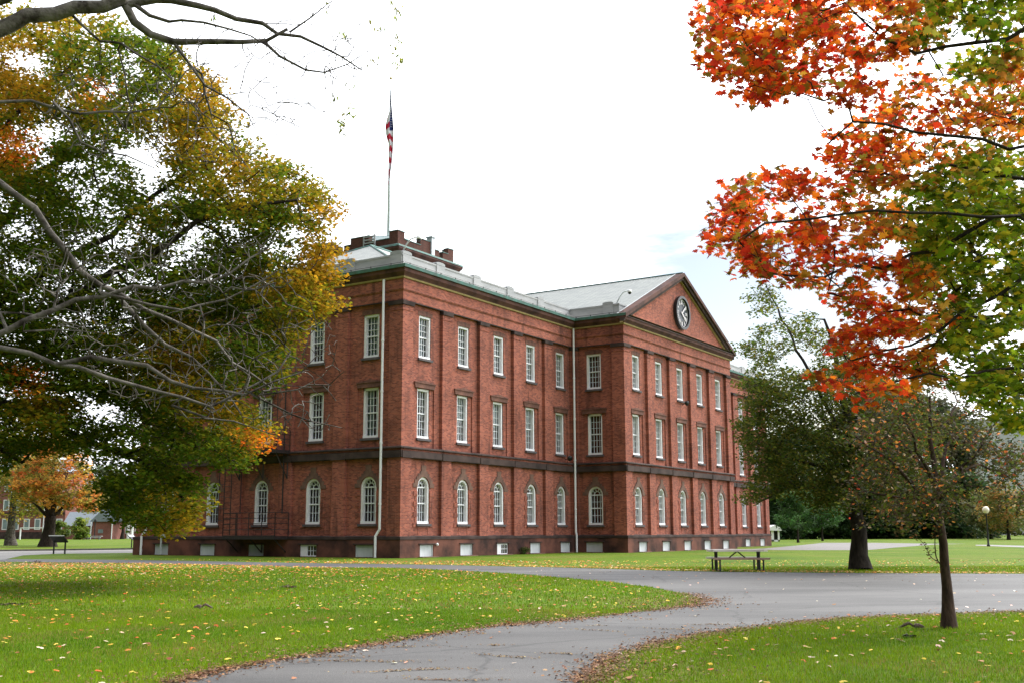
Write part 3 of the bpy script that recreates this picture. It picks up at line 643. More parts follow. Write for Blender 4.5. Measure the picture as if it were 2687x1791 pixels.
def tside(F, l_, rev=False):
    # stepped parapet: corner merlon, low wall, stepped merlon, low wall, corner merlon
    segs = [(0, 1.0, 28.45), (1.0, 3.4, 27.80), (3.4, 5.6, 28.42), (5.6, 6.4, 27.84), (6.95, 7.8, 27.86), (7.8, l_, 28.42)]
    if rev: segs = [(l_-b, l_-a, z) for a, b, z in segs]
    for a, b, z in segs:
        v = [F.p(a,0,27.1),F.p(b,0,27.1),F.p(b,0,z),F.p(a,0,z),F.p(a,-th_,27.1),F.p(b,-th_,27.1),F.p(b,-th_,z),F.p(a,-th_,z)]
        bt_.add(v, [(0,1,2,3),(7,6,5,4),(3,2,6,7),(0,3,7,4),(1,5,6,2)])
        v = [F.p(a-.04,.04,z),F.p(b+.04,.04,z),F.p(b+.04,.04,z+.07),F.p(a-.04,.04,z+.07),F.p(a-.04,-th_-.04,z),F.p(b+.04,-th_-.04,z),F.p(b+.04,-th_-.04,z+.07),F.p(a-.04,-th_-.04,z+.07)]
        bt_.add(v, [(0,1,2,3),(7,6,5,4),(3,2,6,7),(0,3,7,4),(1,5,6,2)], 1)
t_ = -.05
tside(Face(tx0-t_, ty0-t_+.003, 1, 0), tx1-tx0+2*t_); tside(Face(tx0-t_+.003, ty1+t_, 0, -1), ty1-ty0+2*t_, True); tside(Face(tx1+t_, ty0-t_+.006, 0, 1), ty1-ty0+2*t_); tside(Face(tx1+t_-.003, ty1+t_, -1, 0), tx1-tx0+2*t_)
bt_.obj('battlement', [M['brick_tower'], M['copper']], TW)
ph = MB(); cx_, cy_ = 30.2, 25.6
ph.lathe([(3.0, 27.1), (3.0, 28.2), (2.1, 28.95), (2.1, 29.0)], 6, (cx_, cy_, 0)); ph.obj('tower_penthouse', mat('pale_green_metal', (.34, .42, .42), .5, .4, var=.15), TW)
vt = MB(); vt.box(31.2, 31.7, 21.2, 21.8, 27.2, 28.9); vt.box(31.1, 31.8, 21.1, 21.9, 28.9, 29.0); vt.obj('tower_vent', M['galv'], TW)
vt = MB()
for k in range(5): vt.box(25.95, 26.1, 23.9, 25.1, 27.0+.3*k, 27.1+.3*k)
vt.box(25.95, 26.1, 23.8, 23.9, 26.9, 28.4); vt.box(25.95, 26.1, 25.1, 25.2, 26.9, 28.4); vt.obj('tower_louvre', M['parapet'], TW)

BW = Matrix.Translation((CX, CY, 0)) @ Matrix.Rotation(math.pi/2-TH, 4, 'Z')
def bw(x, y, z): return BW @ Vector((x, y, z))
BRZ = math.pi/2-TH
# flagpole and flag
D = 101.5; p0 = at(1019, 613, D); p1 = at(1021, 210, D)
FP = tag(empty('flagpole', (p0[0], p0[1], 27.2)), 'tall white flagpole standing on the crenellated tower', 'flagpole')
hp = p1[2]-27.2
mb = MB(); mb.tube([(0,0,0),(0,0,hp*.5),(0,0,hp)], [.15, .12, .055], 10); mb.obj('pole', M['lightgrey'], FP, True)
mb = MB(); mb.lathe([(.01,-.14),(.1,-.1),(.14,0),(.1,.1),(.01,.14)], 10, (0, 0, hp+.16)); mb.obj('finial_ball', M['gold'], FP, True)
mb = MB(); mb.tube([(.11,0,.8),(.10,0,hp-.3)], .012, 4); mb.obj('halyard', M['lightgrey'], FP)
# limp flag: a narrow hanging fold of cloth
ft, fbm = at(1021, 236, D), at(1021, 486, D)
fm = [mat('flag_red', (.50, .03, .06), .8, .1, var=.15), mat('flag_white', (.72, .70, .76), .8, .1, var=.08), mat('flag_blue', (.02, .03, .13), .8, .1, var=.15)]
nv, nu = 96, 12; FH = ft[2]-fbm[2]; V = []; Fc = []; Mi = []
for i in range(nv+1):
    v = i/nv
    wr = .50*min(1, v*2.4)**.8*(1-.88*(max(0, v-.55)/.45)**2) + .01
    wl = .34*max(0, math.sin(math.pi*(v-.24)/.34)) if .24 < v < .58 else 0
    for j in range(nu+1):
        u = j/nu; x = -wl+(wl+wr*.9)*u; y = .14*math.sin(u*9.5+v*2)*(.3+v)*.8*min(1, 6*(1-v)+.2)-.16
        V.append((x+.06, y, -FH*v))
for i in range(nv):
    for j in range(nu):
        v = (i+.5)/nv; u = (j+.5)/nu; Fc.append((i*(nu+1)+j, i*(nu+1)+j+1, (i+1)*(nu+1)+j+1, (i+1)*(nu+1)+j))
        if u > .5 and v < .44: k = 2
        elif u <= .5 and v < .3: k = 1
        else:
            ph_ = (v*FH - (u-.5)*(.9 if u > .5 else -.5))*1.02
            k = 0 if int(ph_/.60+.35) % 2 == 0 else 1
        Mi.append(k)
mb = MB(); mb.v = V; mb.f = Fc; mb.m = Mi
fo = mb.obj('flag', fm, smooth=True, loc=(ft[0], ft[1], ft[2]))
st = MB()
for i in range(13):
    for j in range(2):
        z = -FH*(.10+.33*i/13); x = .06+.16+.12*j+(.04 if i % 2 else 0)
        a5 = [(x+r*math.sin(k*math.pi/5), -.34, z+r*math.cos(k*math.pi/5)) for k in range(10) for r in ((.05 if k % 2 == 0 else .02),)]
        if x < .06+.45*math.sin(math.pi*-z/FH): st.add(a5, [tuple(range(9, -1, -1))])
st.obj('star', fm[1], fo)
tag(fo, 'limp red, white and blue flag hanging folded from the flagpole', 'flag')

# clock
ck = tag(empty('wall_clock', bw(bm_, PY-.03, 18.70), BRZ), 'large round black clock with pale Roman numerals in the pediment', 'clock')
def disc(mb, r, y0, y1, n=48, ri=0, mi=0):
    if ri:
        for k in range(n):
            a, b = 2*math.pi*k/n, 2*math.pi*(k+1)/n
            mb.prism([(R_*math.cos(x), R_*math.sin(x)) for R_, x in ((r, a), (r, b), (ri, b), (ri, a))][::-1], y0, y1, mi)
    else: mb.prism([(r*math.cos(2*math.pi*k/n), r*math.sin(2*math.pi*k/n)) for k in range(n)], y0, y1, mi)
mb = MB(); disc(mb, 1.36, -.30, .0, ri=1.16); mb.obj('rim', M['black'], ck)
mb = MB(); disc(mb, 1.17, -.10, -.02); mb.obj('dial', M['dial'], ck)
def stroke(mb, x0, z0, x1, z1, w, a, rad, y0=-.14, y1=-.11):
    dx, dz = x1-x0, z1-z0; L_ = math.hypot(dx, dz); nx, nz = -dz/L_*w/2, dx/L_*w/2
    pts = [(x0+nx, z0+nz), (x1+nx, z1+nz), (x1-nx, z1-nz), (x0-nx, z0-nz)]
    c, s = math.cos(a), math.sin(a)
    mb.prism([(x*c+(z+rad)*s, -x*s+(z+rad)*c) for x, z in pts], y0, y1)
rom = ['XII', 'I', 'II', 'III', 'IIII', 'V', 'VI', 'VII', 'VIII', 'IX', 'X', 'XI']
for k, r_ in enumerate(rom):
    a = k*math.pi/6; mb = MB(); wd = {'I': .085, 'V': .17, 'X': .17}; tot = sum(wd[c] for c in r_); x = -tot/2; hh = .19
    for c in r_:
        w_ = wd[c]; xc = x+w_/2
        if c == 'I': stroke(mb, xc, -hh, xc, hh, .062, a, .88)
        if c == 'V': stroke(mb, xc-.06, hh, xc, -hh, .065, a, .88); stroke(mb, xc+.06, hh, xc, -hh, .04, a, .88)
        if c == 'X': stroke(mb, xc-.06, hh, xc+.06, -hh, .065, a, .88); stroke(mb, xc+.06, hh, xc-.06, -hh, .04, a, .88)
        x += w_
    mb.obj('numeral', M['numeral'], ck)
mb = MB(); disc(mb, 1.15, -.125, -.10, ri=1.09); mb.obj('minute_ring', M['numeral'], ck)
for a, l_, w_, y in ((R(50), .98, .10, -.19), (R(128), .66, .13, -.17)):
    mb = MB(); stroke(mb, 0, -.12, 0, l_, w_, a, 0, y, y+.02); mb.obj('hand', M['numeral'], ck)

# security cameras on bent masts
def seccam(loc, rz, h, reach, label):
    c = tag(empty('security_camera', loc, rz), label, 'camera', 'security cameras on the roof corners')
    mb = MB(); mb.tube([(0,0,0),(.25*reach,0,h*.55),(.5*reach,0,h*.92),(.7*reach,0,h),(reach,0,h+.12)], .045, 8); mb.obj('mast', M['galv'], c, True)
    mb = MB(); mb.lathe([(.05,.16),(.13,.12),(.16,.0),(.16,-.06)], 14, (reach, 0, h-.02)); mb.obj('housing', M['white'], c, True)
    mb = MB(); mb.lathe([(.13,0),(.12,-.07),(.08,-.12),(.01,-.14)], 14, (reach, 0, h-.08)); mb.obj('dome', M['black'], c, True)
    return c
q = bw(.75, .75, 17.93); seccam(q, -.1, .95, 1.05, 'white dome security camera on a bent mast above the near roof corner')
q = bw(21.1, -3.3, 17.93); seccam(q, 0.1, .95, 1.0, 'white dome security camera on a bent mast at the foot of the pediment roof')
q = bw(40.9, -1.2, 18.3); seccam(q, .1, .9, .8, 'white dome security camera beyond the far foot of the pediment')
# floodlights
def flood(loc, rz, label):
    c = tag(empty('floodlight', loc, rz), label, 'floodlight', 'black floodlights on the front wall')
    mb = MB(); mb.tube([(0,.05,0),(0,-.15,.05),(0,-.25,.12)], .03, 6); mb.obj('bracket', M['black'], c)
    mb = MB(); mb.lathe([(.06,-.16),(.12,-.1),(.19,.08),(.2,.12)], 12); h_ = mb.obj('lamp_head', M['black'], c, True, loc=(-.08, -.36, .12)); h_.rotation_euler = (R(115), 0, R(-30))
flood(bw(19.0, -.05, 6.55), BRZ, 'black floodlight just above the string course beside the inner corner'); flood(bw(30.5, -BP-.05, 11.35), BRZ, 'black floodlight under the middle top window of the clock pavilion')
# small white lamp by the first basement window
ml = MB(); ml.lathe([(.03,-.08),(.08,-.05),(.09,.03),(.03,.08)], 10); mo = ml.obj('wall_lamp', M['white'], loc=bw(3.3, -.22, .74)); tag(mo, 'tiny white wall lamp at the corner of the first basement board', 'lamp')
ml = MB(); ml.box(-.2, .2, -.12, .05, 0, .75); ml.tube([(0,-.05,.7),(0,-.05,2.4)], .035, 6); ml.tube([(-.1,-.05,0),(-.1,-.05,-1.1)], .07, 6)
mo = ml.obj('meter_box', M['galv'], loc=bw(-.2, 19.6, 1.15), rz=BRZ-math.pi/2); tag(mo, 'grey meter box with conduit low on the gable wall', 'meter box')

# fire escape on the gable wall (platforms at y 8.5 .. 13)
FEo = tag(empty('fire_escape', bw(-.05, 0, 0), BRZ), 'rusty black iron fire escape with railed platforms and ladder', 'fire escape')
def bar(mb, a, b, r=.03): mb.tube([a, b], r, 5)
def platform(y0, y1, z, name, rail_top=1.1, brace=1.35):
    mb = MB(); mb.box(-1.2, -.02, y0, y1, z-.08, z); mb.box(-1.24, -1.2, y0, y1, z-.2, z+.04); mb.box(-1.2, -.02, y0-.02, y0+.04, z-.2, z); mb.box(-1.2, -.02, y1-.04, y1+.02, z-.2, z)
    mb.obj(name, M['iron'], FEo)
    for (a, b) in (((-1.2, y0), (-1.2, y1)), ((-1.2, y0), (-.05, y0)), ((-1.2, y1), (-.05, y1))):
        r = MB(); n = max(1, round(math.hypot(b[0]-a[0], b[1]-a[1])/1.0))
        for k in range(n+1):
            x, y = a[0]+(b[0]-a[0])*k/n, a[1]+(b[1]-a[1])*k/n; bar(r, (x, y, z), (x, y, z+rail_top), .028)
        for h_ in (.3, .58, .84, 1.1): bar(r, (*a, z+h_*rail_top/1.1), (*b, z+h_*rail_top/1.1), .022)
        r.obj('railing', M['iron'], FEo)
    for y in (y0+.15, (y0+y1)/2, y1-.15):
        r = MB(); bar(r, (-1.1, y, z-.15), (-.03, y, z-brace), .04); bar(r, (-.04, y, z-.1), (-.04, y, z-brace), .04); r.obj('bracket', M['iron'], FEo)
platform(8.5, 12.9, 1.24, 'lower_platform', 1.4, 1.0); platform(8.6, 13.0, 6.42, 'upper_platform', 1.25, 1.7)
lad = MB()
for y in (12.95, 13.55): bar(lad, (-.6, y, 1.3), (-.6, y, 8.4), .03)
for k in range(20): bar(lad, (-.6, 12.95, 1.6+k*.34), (-.6, 13.55, 1.6+k*.34), .018)
lad.obj('ladder', M['iron'], FEo)
lad = MB()
for y in (14.3,): bar(lad, (-.35, y, 2.0), (-.35, y, 5.4), .03)
for k in range(5): bar(lad, (-.35, 14.3, 2.2+k*.75), (-.6, 13.5, 2.2+k*.75), .02)
bar(lad, (-.12, 9.0, 2.6), (-.12, 9.0, 12.4), .045); bar(lad, (-.12, 12.6, 2.6), (-.12, 12.6, 7), .03)
lad.obj('safety_rail', M['iron'], FEo)
lad = MB()
for y in (8.75, 9.15): bar(lad, (-1.05, y, 6.5), (-1.05, y, 12.9), .028)
for k in range(18): bar(lad, (-1.05, 8.75, 6.8+k*.34), (-1.05, 9.15, 6.8+k*.34), .018)
lad.obj('ladder', M['iron'], FEo)

#@TREES
# ------------------------------------------------------------------ trees: growth helper
class Grow:
    """limbs given as polylines; further points are joined to their nearest neighbours, radii follow the number of tips carried"""
    def __init__(s, cap=12000):
        s.P = np.zeros((cap, 3)); s.par = np.full(cap, -1); s.r = np.zeros(cap); s.n = 0; s.D = np.zeros(cap)
    def add(s, p, par, r=0):
        i = s.n; s.P[i] = p; s.par[i] = par; s.r[i] = r; s.n += 1
        s.D[i] = 0 if par < 0 else s.D[par]+np.linalg.norm(s.P[i]-s.P[par]); return i
    def limb(s, pts, r0, r1, par=None, step=.5, jit=.04):
        pts = np.array(pts, float); seg = np.linalg.norm(np.diff(pts, axis=0), axis=1); cum = np.r_[0, np.cumsum(seg)]; n = max(2, int(cum[-1]/step))
        last = -1
        if par is None and s.n: 
            d = np.linalg.norm(s.P[:s.n]-pts[0], axis=1); last = int(d.argmin())
        tt = np.linspace(0, cum[-1], n+1)
        Q = np.stack([np.interp(tt, cum, pts[:, k]) for k in range(3)], 1)
        for _ in range(2): Q[1:-1] = (Q[:-2]+2*Q[1:-1]+Q[2:])/4
        ids = []
        for k, q in enumerate(Q):
            jj = rng.normal(0, jit, 3)*(0 if k == 0 else 1)
            last = s.add(q+jj, last, r0+(r1-r0)*k/n); ids.append(last)
        return ids
    def attach(s, T, step=.45, jit=.08, wD=.06, sag=0):
        T = np.asarray(T, float)
        base = s.P[:s.n].copy(); d0 = np.array([np.min(((base-t)**2).sum(1)) for t in T]); order = np.argsort(d0); tips = []
        for k in order:
            t = T[k]; d = np.sqrt(((s.P[:s.n]-t)**2).sum(1)); c = d + wD*s.D[:s.n]; i = int(c.argmin()); L_ = d[i]; a = s.P[i].copy(); m = int(L_/step); last = i
            for j in range(1, m+1):
                q = a+(t-a)*j/(m+1)+rng.normal(0, jit*min(1, L_), 3); q[2] += sag*math.sin(math.pi*j/(m+1))*L_
                last = s.add(q, last)
            tips.append(s.add(t, last))
        return tips
    def finish(s, rt=.006, ex=.45):
        n = s.n; cnt = np.zeros(n); kids = [[] for _ in range(n)]
        for i in range(n):
            if s.par[i] >= 0: kids[s.par[i]].append(i)
        for i in range(n-1, -1, -1):
            if not kids[i]: cnt[i] = 1
            if s.par[i] >= 0: cnt[s.par[i]] += cnt[i]
        rr = rt*cnt**ex; s.rr = np.maximum(rr, s.r[:n]) if rt else s.r[:n]
        fixed = s.r[:n] > 0; s.rr = np.where(fixed, s.r[:n], rr)
        for i in range(n):                    # a twig is never thicker than what carries it
            if s.par[i] >= 0: s.rr[i] = min(s.rr[i], s.rr[s.par[i]]*(.98 if not fixed[i] else 1))
        mb = MB(); used = np.zeros(n, bool)
        for i in range(n):
            if s.par[i] >= 0 and used[i]: continue
            chain = ([s.par[i]] if s.par[i] >= 0 else [])+[i]; used[i] = True; c = i
            while kids[c]:
                k = max(kids[c], key=lambda z: (fixed[z], cnt[z])); chain.append(k); used[k] = True; c = k
            R_ = s.rr[chain].copy()
            if s.par[i] >= 0: R_[0] = min(R_[0], R_[1]*1.3)
            if len(chain) > 1: mb.tube(s.P[chain], R_, 9 if R_.max() > .12 else (6 if R_.max() > .04 else (4 if R_.max() > .012 else 3)), cap=False)
        return mb
STAR = []      # maple leaf outline
for a_, r_ in ((270,.12),(262,.42),(238,.62),(212,.50),(205,.72),(190,.60),(172,.98),(160,.62),(142,.50),(128,.92),(116,.66),(104,.72),(90,1.12)):
    STAR.append((math.cos(R(a_))*r_, math.sin(R(a_))*r_))
STAR = STAR+[(-x, y) for x, y in STAR[1:-1]][::-1]
STAR = [(-x, y) for x, y in STAR]
SIMP = [(0,-.5),(.42,-.38),(.62,.05),(.30,.12),(.38,.62),(0,.9),(-.38,.62),(-.30,.12),(-.62,.05),(-.42,-.38)]
KITE = [(0,-.6),(.38,0),(0,.75),(-.38,0)]
def leaves(name, P, size, colr, shape, m, parent=None, up=.55, nrm_bias=None, curl=.15, droop=0, loc=None):
    """one mesh of many leaf faces; P (N,3), size (N,), colr (N,3)"""
    P = np.asarray(P, float); n = len(P); K = len(shape); sh = np.array(shape)
    nz = rng.normal(0, 1, (n, 3)); nz /= np.linalg.norm(nz, axis=1)[:, None]; nz[:, 2] = np.abs(nz[:, 2]); nv_ = nz*(1-up)+np.array([0, 0, 1.])*up
    if nrm_bias is not None: nv_ = nv_+nrm_bias
    nv_ /= np.linalg.norm(nv_, axis=1)[:, None]
    a = rng.normal(0, 1, (n, 3)); a[:, 2] -= droop; a -= (a*nv_).sum(1)[:, None]*nv_; a /= np.linalg.norm(a, axis=1)[:, None]; b = np.cross(nv_, a)
    sz = np.asarray(size)[:, None, None]; rad2 = (sh**2).sum(1)
    V = P[:, None]+sz*(sh[None, :, 0, None]*b[:, None]+sh[None, :, 1, None]*a[:, None]-(curl*rad2)[None, :, None]*nv_[:, None]*rng.uniform(-.3, 1.6, (n, 1, 1)))
    return facecloud(name, V, colr, m, parent, loc)
def facecloud(name, V, colr, m, parent=None, loc=None):
    n, K = V.shape[:2]; me = bpy.data.meshes.new(name); me.vertices.add(n*K); me.vertices.foreach_set('co', V.astype(np.float32).ravel())
    me.loops.add(n*K); me.loops.foreach_set('vertex_index', np.arange(n*K, dtype=np.int32)); me.polygons.add(n); me.polygons.foreach_set('loop_start', np.arange(0, n*K, K, dtype=np.int32))
    try: me.polygons.foreach_set('loop_total', np.full(n, K, dtype=np.int32))
    except Exception: pass
    at_ = me.attributes.new('leafcol', 'FLOAT_COLOR', 'POINT'); c = np.ones((n, K, 4), np.float32); c[:, :, :3] = np.clip(colr, 0, 1)[:, None]; at_.data.foreach_set('color', c.ravel())
    me.materials.append(m); me.update(calc_edges=True); me.validate()
    o = bpy.data.objects.new(name, me); COL.objects.link(o)
    if parent: o.parent = parent
    if loc is not None: o.location = loc
    return o
def pick(pal, n, w=None):
    pal = np.array(pal); i = rng.choice(len(pal), n, p=None if w is None else np.array(w)/sum(w)); return pal[i]
def vary(c, s=.25): return c*np.exp(rng.normal(0, s, (len(c), 1)))*np.exp(rng.normal(0, s*.35, c.shape))
def sprays(C, k, rad, flat=.35):
    """k leaves round each centre, spread in flat tiers"""
    C = np.repeat(C, k, 0); d = rng.normal(0, 1, C.shape); d /= np.linalg.norm(d, axis=1)[:, None]; d *= (rng.uniform(0, 1, (len(C), 1))**.5)*rad; d[:, 2] *= flat; return C+d
def fillpoly(poly, n, dmin, dmax, holes=(), dfun=None):
    poly = np.array(poly, float); lo, hi = poly.min(0), poly.max(0); out_ = []
    while len(out_) < n:
        q = rng.uniform(lo, hi, (n*3, 2)); k = inpoly(q, poly)
        for h_ in holes: k &= ~inpoly(q, h_)
        out_ += q[k].tolist()
    q = np.array(out_[:n]); d = rng.uniform(dmin, dmax, n) if dfun is None else dfun(q)
    return q, np.array([at(x, y, z) for (x, y), z in zip(q, d)])
GRN = [(.050,.090,.007),(.072,.104,.007),(.105,.115,.008)]
OLV = [(.19,.145,.009),(.24,.16,.010),(.14,.14,.009)]
GLD = [(.29,.150,.010),(.34,.17,.010),(.24,.140,.009),(.19,.14,.009)]
ORG = [(.64,.17,.014),(.58,.11,.012),(.64,.25,.02),(.38,.14,.014)]
RED = [(.58,.055,.014),(.64,.12,.014),(.46,.035,.016),(.28,.05,.015)]

# ---- left maple, trunk just outside the left edge of the picture
LM = tag(empty('maple_tree', (-17.5, 31, 0)), 'large maple at left with green to golden leaves in front of the building', 'tree')
base = np.array([-17.5, 31, 0])
g = Grow(26000)
tr = g.limb([base, base+[.2,0,2.2], base+[.1,.1,5]], .55, .42)
LMpoly = [(-330,60),(0,60),(60,30),(130,60),(210,45),(300,60),(340,110),(450,110),(480,175),(560,200),(600,290),(640,370),(700,430),(790,445),(830,500),(875,520),(880,580),(850,600),(868,660),(886,690),(870,730),(880,790),(850,830),(790,850),(770,900),(790,930),(750,950),(765,985),(720,1010),(660,1050),(700,1110),(710,1150),(660,1180),(650,1215),(600,1245),(560,1240),(520,1200),(470,1195),(440,1205),(470,1240),(515,1260),(530,1300),(515,1340),(480,1395),(430,1400),(395,1370),(330,1385),(290,1350),(280,1300),(260,1260),(235,1190),(160,1180),(60,1180),(-60,1260),(-330,1250)]
holes = [[(110,290),(160,330),(150,400),(105,440),(60,430),(90,380),(105,330)],[(0,160),(90,130),(160,150),(150,180),(60,190)],[(330,370),(420,380),(460,430),(400,500),(350,470),(310,400)],
         [(380,430),(440,460),(430,520),(390,540),(360,500)],[(455,600),(500,580),(545,640),(530,690),(480,690)],[(150,420),(200,400),(240,440),(180,470)],[(260,630),(320,600),(330,650),(280,680)],
         [(200,820),(250,820),(260,850),(210,850)],[(295,860),(330,860),(335,890),(300,895)],[(215,1060),(290,1050),(310,1090),(270,1110),(220,1100)],[(20,690),(80,690),(80,720),(25,730)],[(140,700),(165,705),(160,730),(140,730)]]
def dfun(q):
    # the crown is a dome: deep in the middle, its right rim level with the middle
    t = np.clip((q[:, 0]+400)/1300, 0, 1); w = 5.2*np.sqrt(np.clip(1-(t-.25)**2/.62, .05, 1)); return 31+rng.uniform(-1, 1, len(q))*w
q, C = fillpoly(LMpoly, 3300, 26, 36, holes, dfun)
nz2 = lambda q, s, ph=0: np.sin(q[:, 0]/s+ph+1.7*np.sin(q[:, 1]/s*.8+ph))*np.sin(q[:, 1]/s*1.1+ph*2)
kp = rng.uniform(0, 1, len(q)) < np.clip(.93+.55*nz2(q, 42, .6)+.35*nz2(q, 21, 1.7)+.35*(q[:, 1] > 800)+.35*np.clip((q[:, 0]-450)/300, 0, 1), .12, 1); q, C = q[kp], C[kp]
limbs = [[(-200,900),(-60,820),(100,740),(240,640),(400,520),(520,420)],[(-200,950),(0,930),(200,900),(420,860),(640,820),(800,760)],[(-200,1000),(0,1060),(200,1130),(400,1220),(470,1300)],
         [(-220,880),(-150,600),(-60,400),(60,260),(200,160)],[(-220,900),(-60,700),(60,500),(200,380),(330,240),(420,180)],[(-200,980),(60,1010),(260,1010),(460,1040),(600,1120)],[(-150,1020),(-20,1150),(60,1230)],[(-200,930),(100,840),(330,700),(560,560),(760,520)]]
for k, l_ in enumerate(limbs):
    dz = 31+[-1,1.5,-1.5,0,2,2.5,-2,-3][k]*.9
    pts = [base+[.1,.1,4.0+.25*(k % 4)]]+[at(x, y, 31+(dz-31)*min(1, (i+1)/3)) for i, (x, y) in enumerate(l_)]; g.limb(pts, .20, .04, step=.8, jit=.08)
g.attach(C, .8, .06, .05)
mb = g.finish(.009, .42); bo = mb.obj('trunk', M['bark_dark'], LM, True); bo.location = -Vector(base)
k = 72; P = sprays(C, k, .62, .42); n = len(P)
def nz2(q, s, ph=0): return np.sin(q[:, 0]/s+ph+1.7*np.sin(q[:, 1]/s*.8+ph))*np.sin(q[:, 1]/s*1.1+ph*2)
warm = .20+.26*nz2(q, 95)+.14*nz2(q, 37, 2)+.30*np.clip((q[:, 0]-250-(q[:, 1]-100)*.55)/400, 0, 1)
hot = [(30,380,70,1.15),(60,220,120,.5),(250,240,45,1.15),(230,60,90,.5),(550,290,90,.6),(560,1080,100,.7),(670,1165,40,1.15),(70,1000,60,1.1),(470,930,90,.7),(480,1340,70,.6),(840,760,90,.5),(860,560,60,.3),(20,200,100,.5),(130,1060,60,.8),(700,450,80,.2)]
redw = np.zeros(len(q))
for x, y, r_, w_ in hot:
    e_ = np.exp(-((q[:, 0]-x)**2+(q[:, 1]-y)**2)/r_**2); warm += w_*e_*.62; redw += e_*max(0, w_-.75)*1.7
cold = [(180,700,170,.5),(120,900,150,.5),(300,1150,140,.5),(60,620,120,.4),(330,1270,80,.4),(560,750,90,.2),(560,1180,70,.3),(760,640,80,.25)]
for x, y, r_, w_ in cold: warm -= w_*np.exp(-((q[:, 0]-x)**2+(q[:, 1]-y)**2)/r_**2)
wr_ = np.repeat(warm, k)+rng.normal(0, .12, n); rd_ = np.repeat(redw, k)+rng.normal(0, .1, n)
c = pick(GRN, n); o2 = pick(OLV, n); g2 = pick(GLD, n); r2 = pick(ORG, n)
c = np.where((wr_ > .30)[:, None], o2, c); c = np.where((wr_ > .62)[:, None], g2, c); c = np.where((rd_ > .45)[:, None], r2, c)
leaves('crown', P-base, rng.uniform(.064, .096, n), vary(c, .15), SIMP, M['leaf'], LM, up=.45, curl=.2)

# ---- right foreground maple, red and orange, trunk outside the right edge
RM = tag(empty('maple_tree', (8.6, 10.5, 0)), 'near maple at upper right with bright red, orange and green leaves', 'tree')
base = np.array([8.6, 10.5, 0]); g = Grow(22000); g.limb([base, base+[0,0,2.4], base+[-.1,0,4.2]], .30, .2, step=.6)
dsp = lambda L_: [(x*1.1424, y*1.1424) for x, y in L_]
RMtop = dsp([(1625,-60),(1615,60),(1612,120),(1640,185),(1690,215),(1720,235),(1790,235),(1830,195),(1880,205),(1940,245),(1985,225),(2030,170),(2075,125),(2130,115),(2230,90),(2352,60),(2420,40),(2420,-60)])
RMmid = dsp([(1650,590),(1622,600),(1640,480),(1665,425),(1740,395),(1815,395),(1870,365),(1890,310),(1950,300),(1990,260),(2060,230),(2090,160),(2200,130),(2352,90),(2430,90),(2430,380),(2430,980),(2352,990),(2310,985),(2240,930),(2220,880),(2120,890),(2040,915),(1985,945),(1950,900),(1880,905),(1860,860),(1935,845),(1905,800),(1910,750),(1850,720),(1835,660),(1760,632),(1700,625)])
RMh = [dsp(h_) for h_ in ([(1930,560),(1960,575),(1950,600),(1925,590)],[(2060,320),(2090,330),(2080,360)],[(2120,210),(2160,200),(2170,230),(2130,240)],[(2110,60),(2150,55),(2150,80)],[(2000,440),(2020,430),(2030,450),(2005,460)],[(2330,420),(2352,420),(2352,470),(2325,450)],
       [(1870,660),(1900,690),(1940,700),(1930,740),(1880,720)],[(2130,650),(2180,640),(2180,690),(2130,680)],[(2150,790),(2200,790),(2210,850),(2150,860)])]
q1, C1 = fillpoly(RMtop, 380, 7.8, 10.2); q2, C2 = fillpoly(RMmid, 900, 8.2, 12.0, RMh)
q3, C3 = fillpoly(dsp([(2090,420),(2352,300),(2460,300),(2460,980),(2290,990),(2240,910),(2180,860),(2060,860),(2060,620),(1990,480)]), 520, 10.2, 13.5); C = np.r_[C1, C2, C3]; q = np.r_[q1, q2, q3]
kp = rng.uniform(0, 1, len(q)) < np.clip(.95+.5*nz2(q, 40, 1.1)+.4*nz2(q, 22, .4), .15, 1); q, C = q[kp], C[kp]
for pts, r0, dd in (([(2520,10),(2400,50),(2300,90),(2150,115),(2030,110),(1960,60),(1940,-10)], .055, 9.0),([(2520,430),(2352,405),(2200,400),(2050,395),(1960,392)], .04, 10),
     ([(2500,380),(2352,445),(2260,520),(2170,570),(2050,610),(1930,645),(1850,635),(1740,625)], .05, 9.4),([(2500,560),(2352,640),(2240,720),(2120,780),(2050,800),(1960,830)], .045, 9.8),([(2500,700),(2352,720),(2250,750),(2120,730),(1980,690),(1900,660)], .04, 10.5),
     ([(2520,300),(2352,350),(2200,330),(2050,250),(1900,330)], .035, 9.0),([(2500,900),(2352,860),(2200,850),(2080,880),(1980,900)], .035, 9.6),([(2520,200),(2380,160),(2200,160)], .03, 10.5),([(2352,500),(2200,480),(2060,480),(1900,500),(1700,540)], .03, 8.8)):
    P_ = [base+[-.1,0,3.2]]+[at(x*1.1424, y*1.1424, dd-.7) for x, y in pts]; g.limb(P_, r0*.95, .008, step=.26, jit=.035)
g.attach(C, .22, .05, .08)
mb = g.finish(.0028, .5); bo = mb.obj('trunk', M['bark_dark'], RM, True); bo.location = -Vector(base)
k = 18; P = sprays(C, k, .19, .34); n = len(P)
X, Y = q[:, 0]/1.1424, q[:, 1]/1.1424
gr = np.clip((X-2010)/260, -.4, .9)*1.0+.22*nz2(q, 80)+.12*nz2(q, 33, 1)
gr += .75*np.exp(-((X-2130)**2+(Y-480)**2)/120**2)+.6*np.exp(-((X-2320)**2+(Y-880)**2)/150**2)+.5*np.exp(-((X-2250)**2+(Y-560)**2)/120**2)+.35*np.exp(-((X-2250)**2+(Y-90)**2)/90**2)
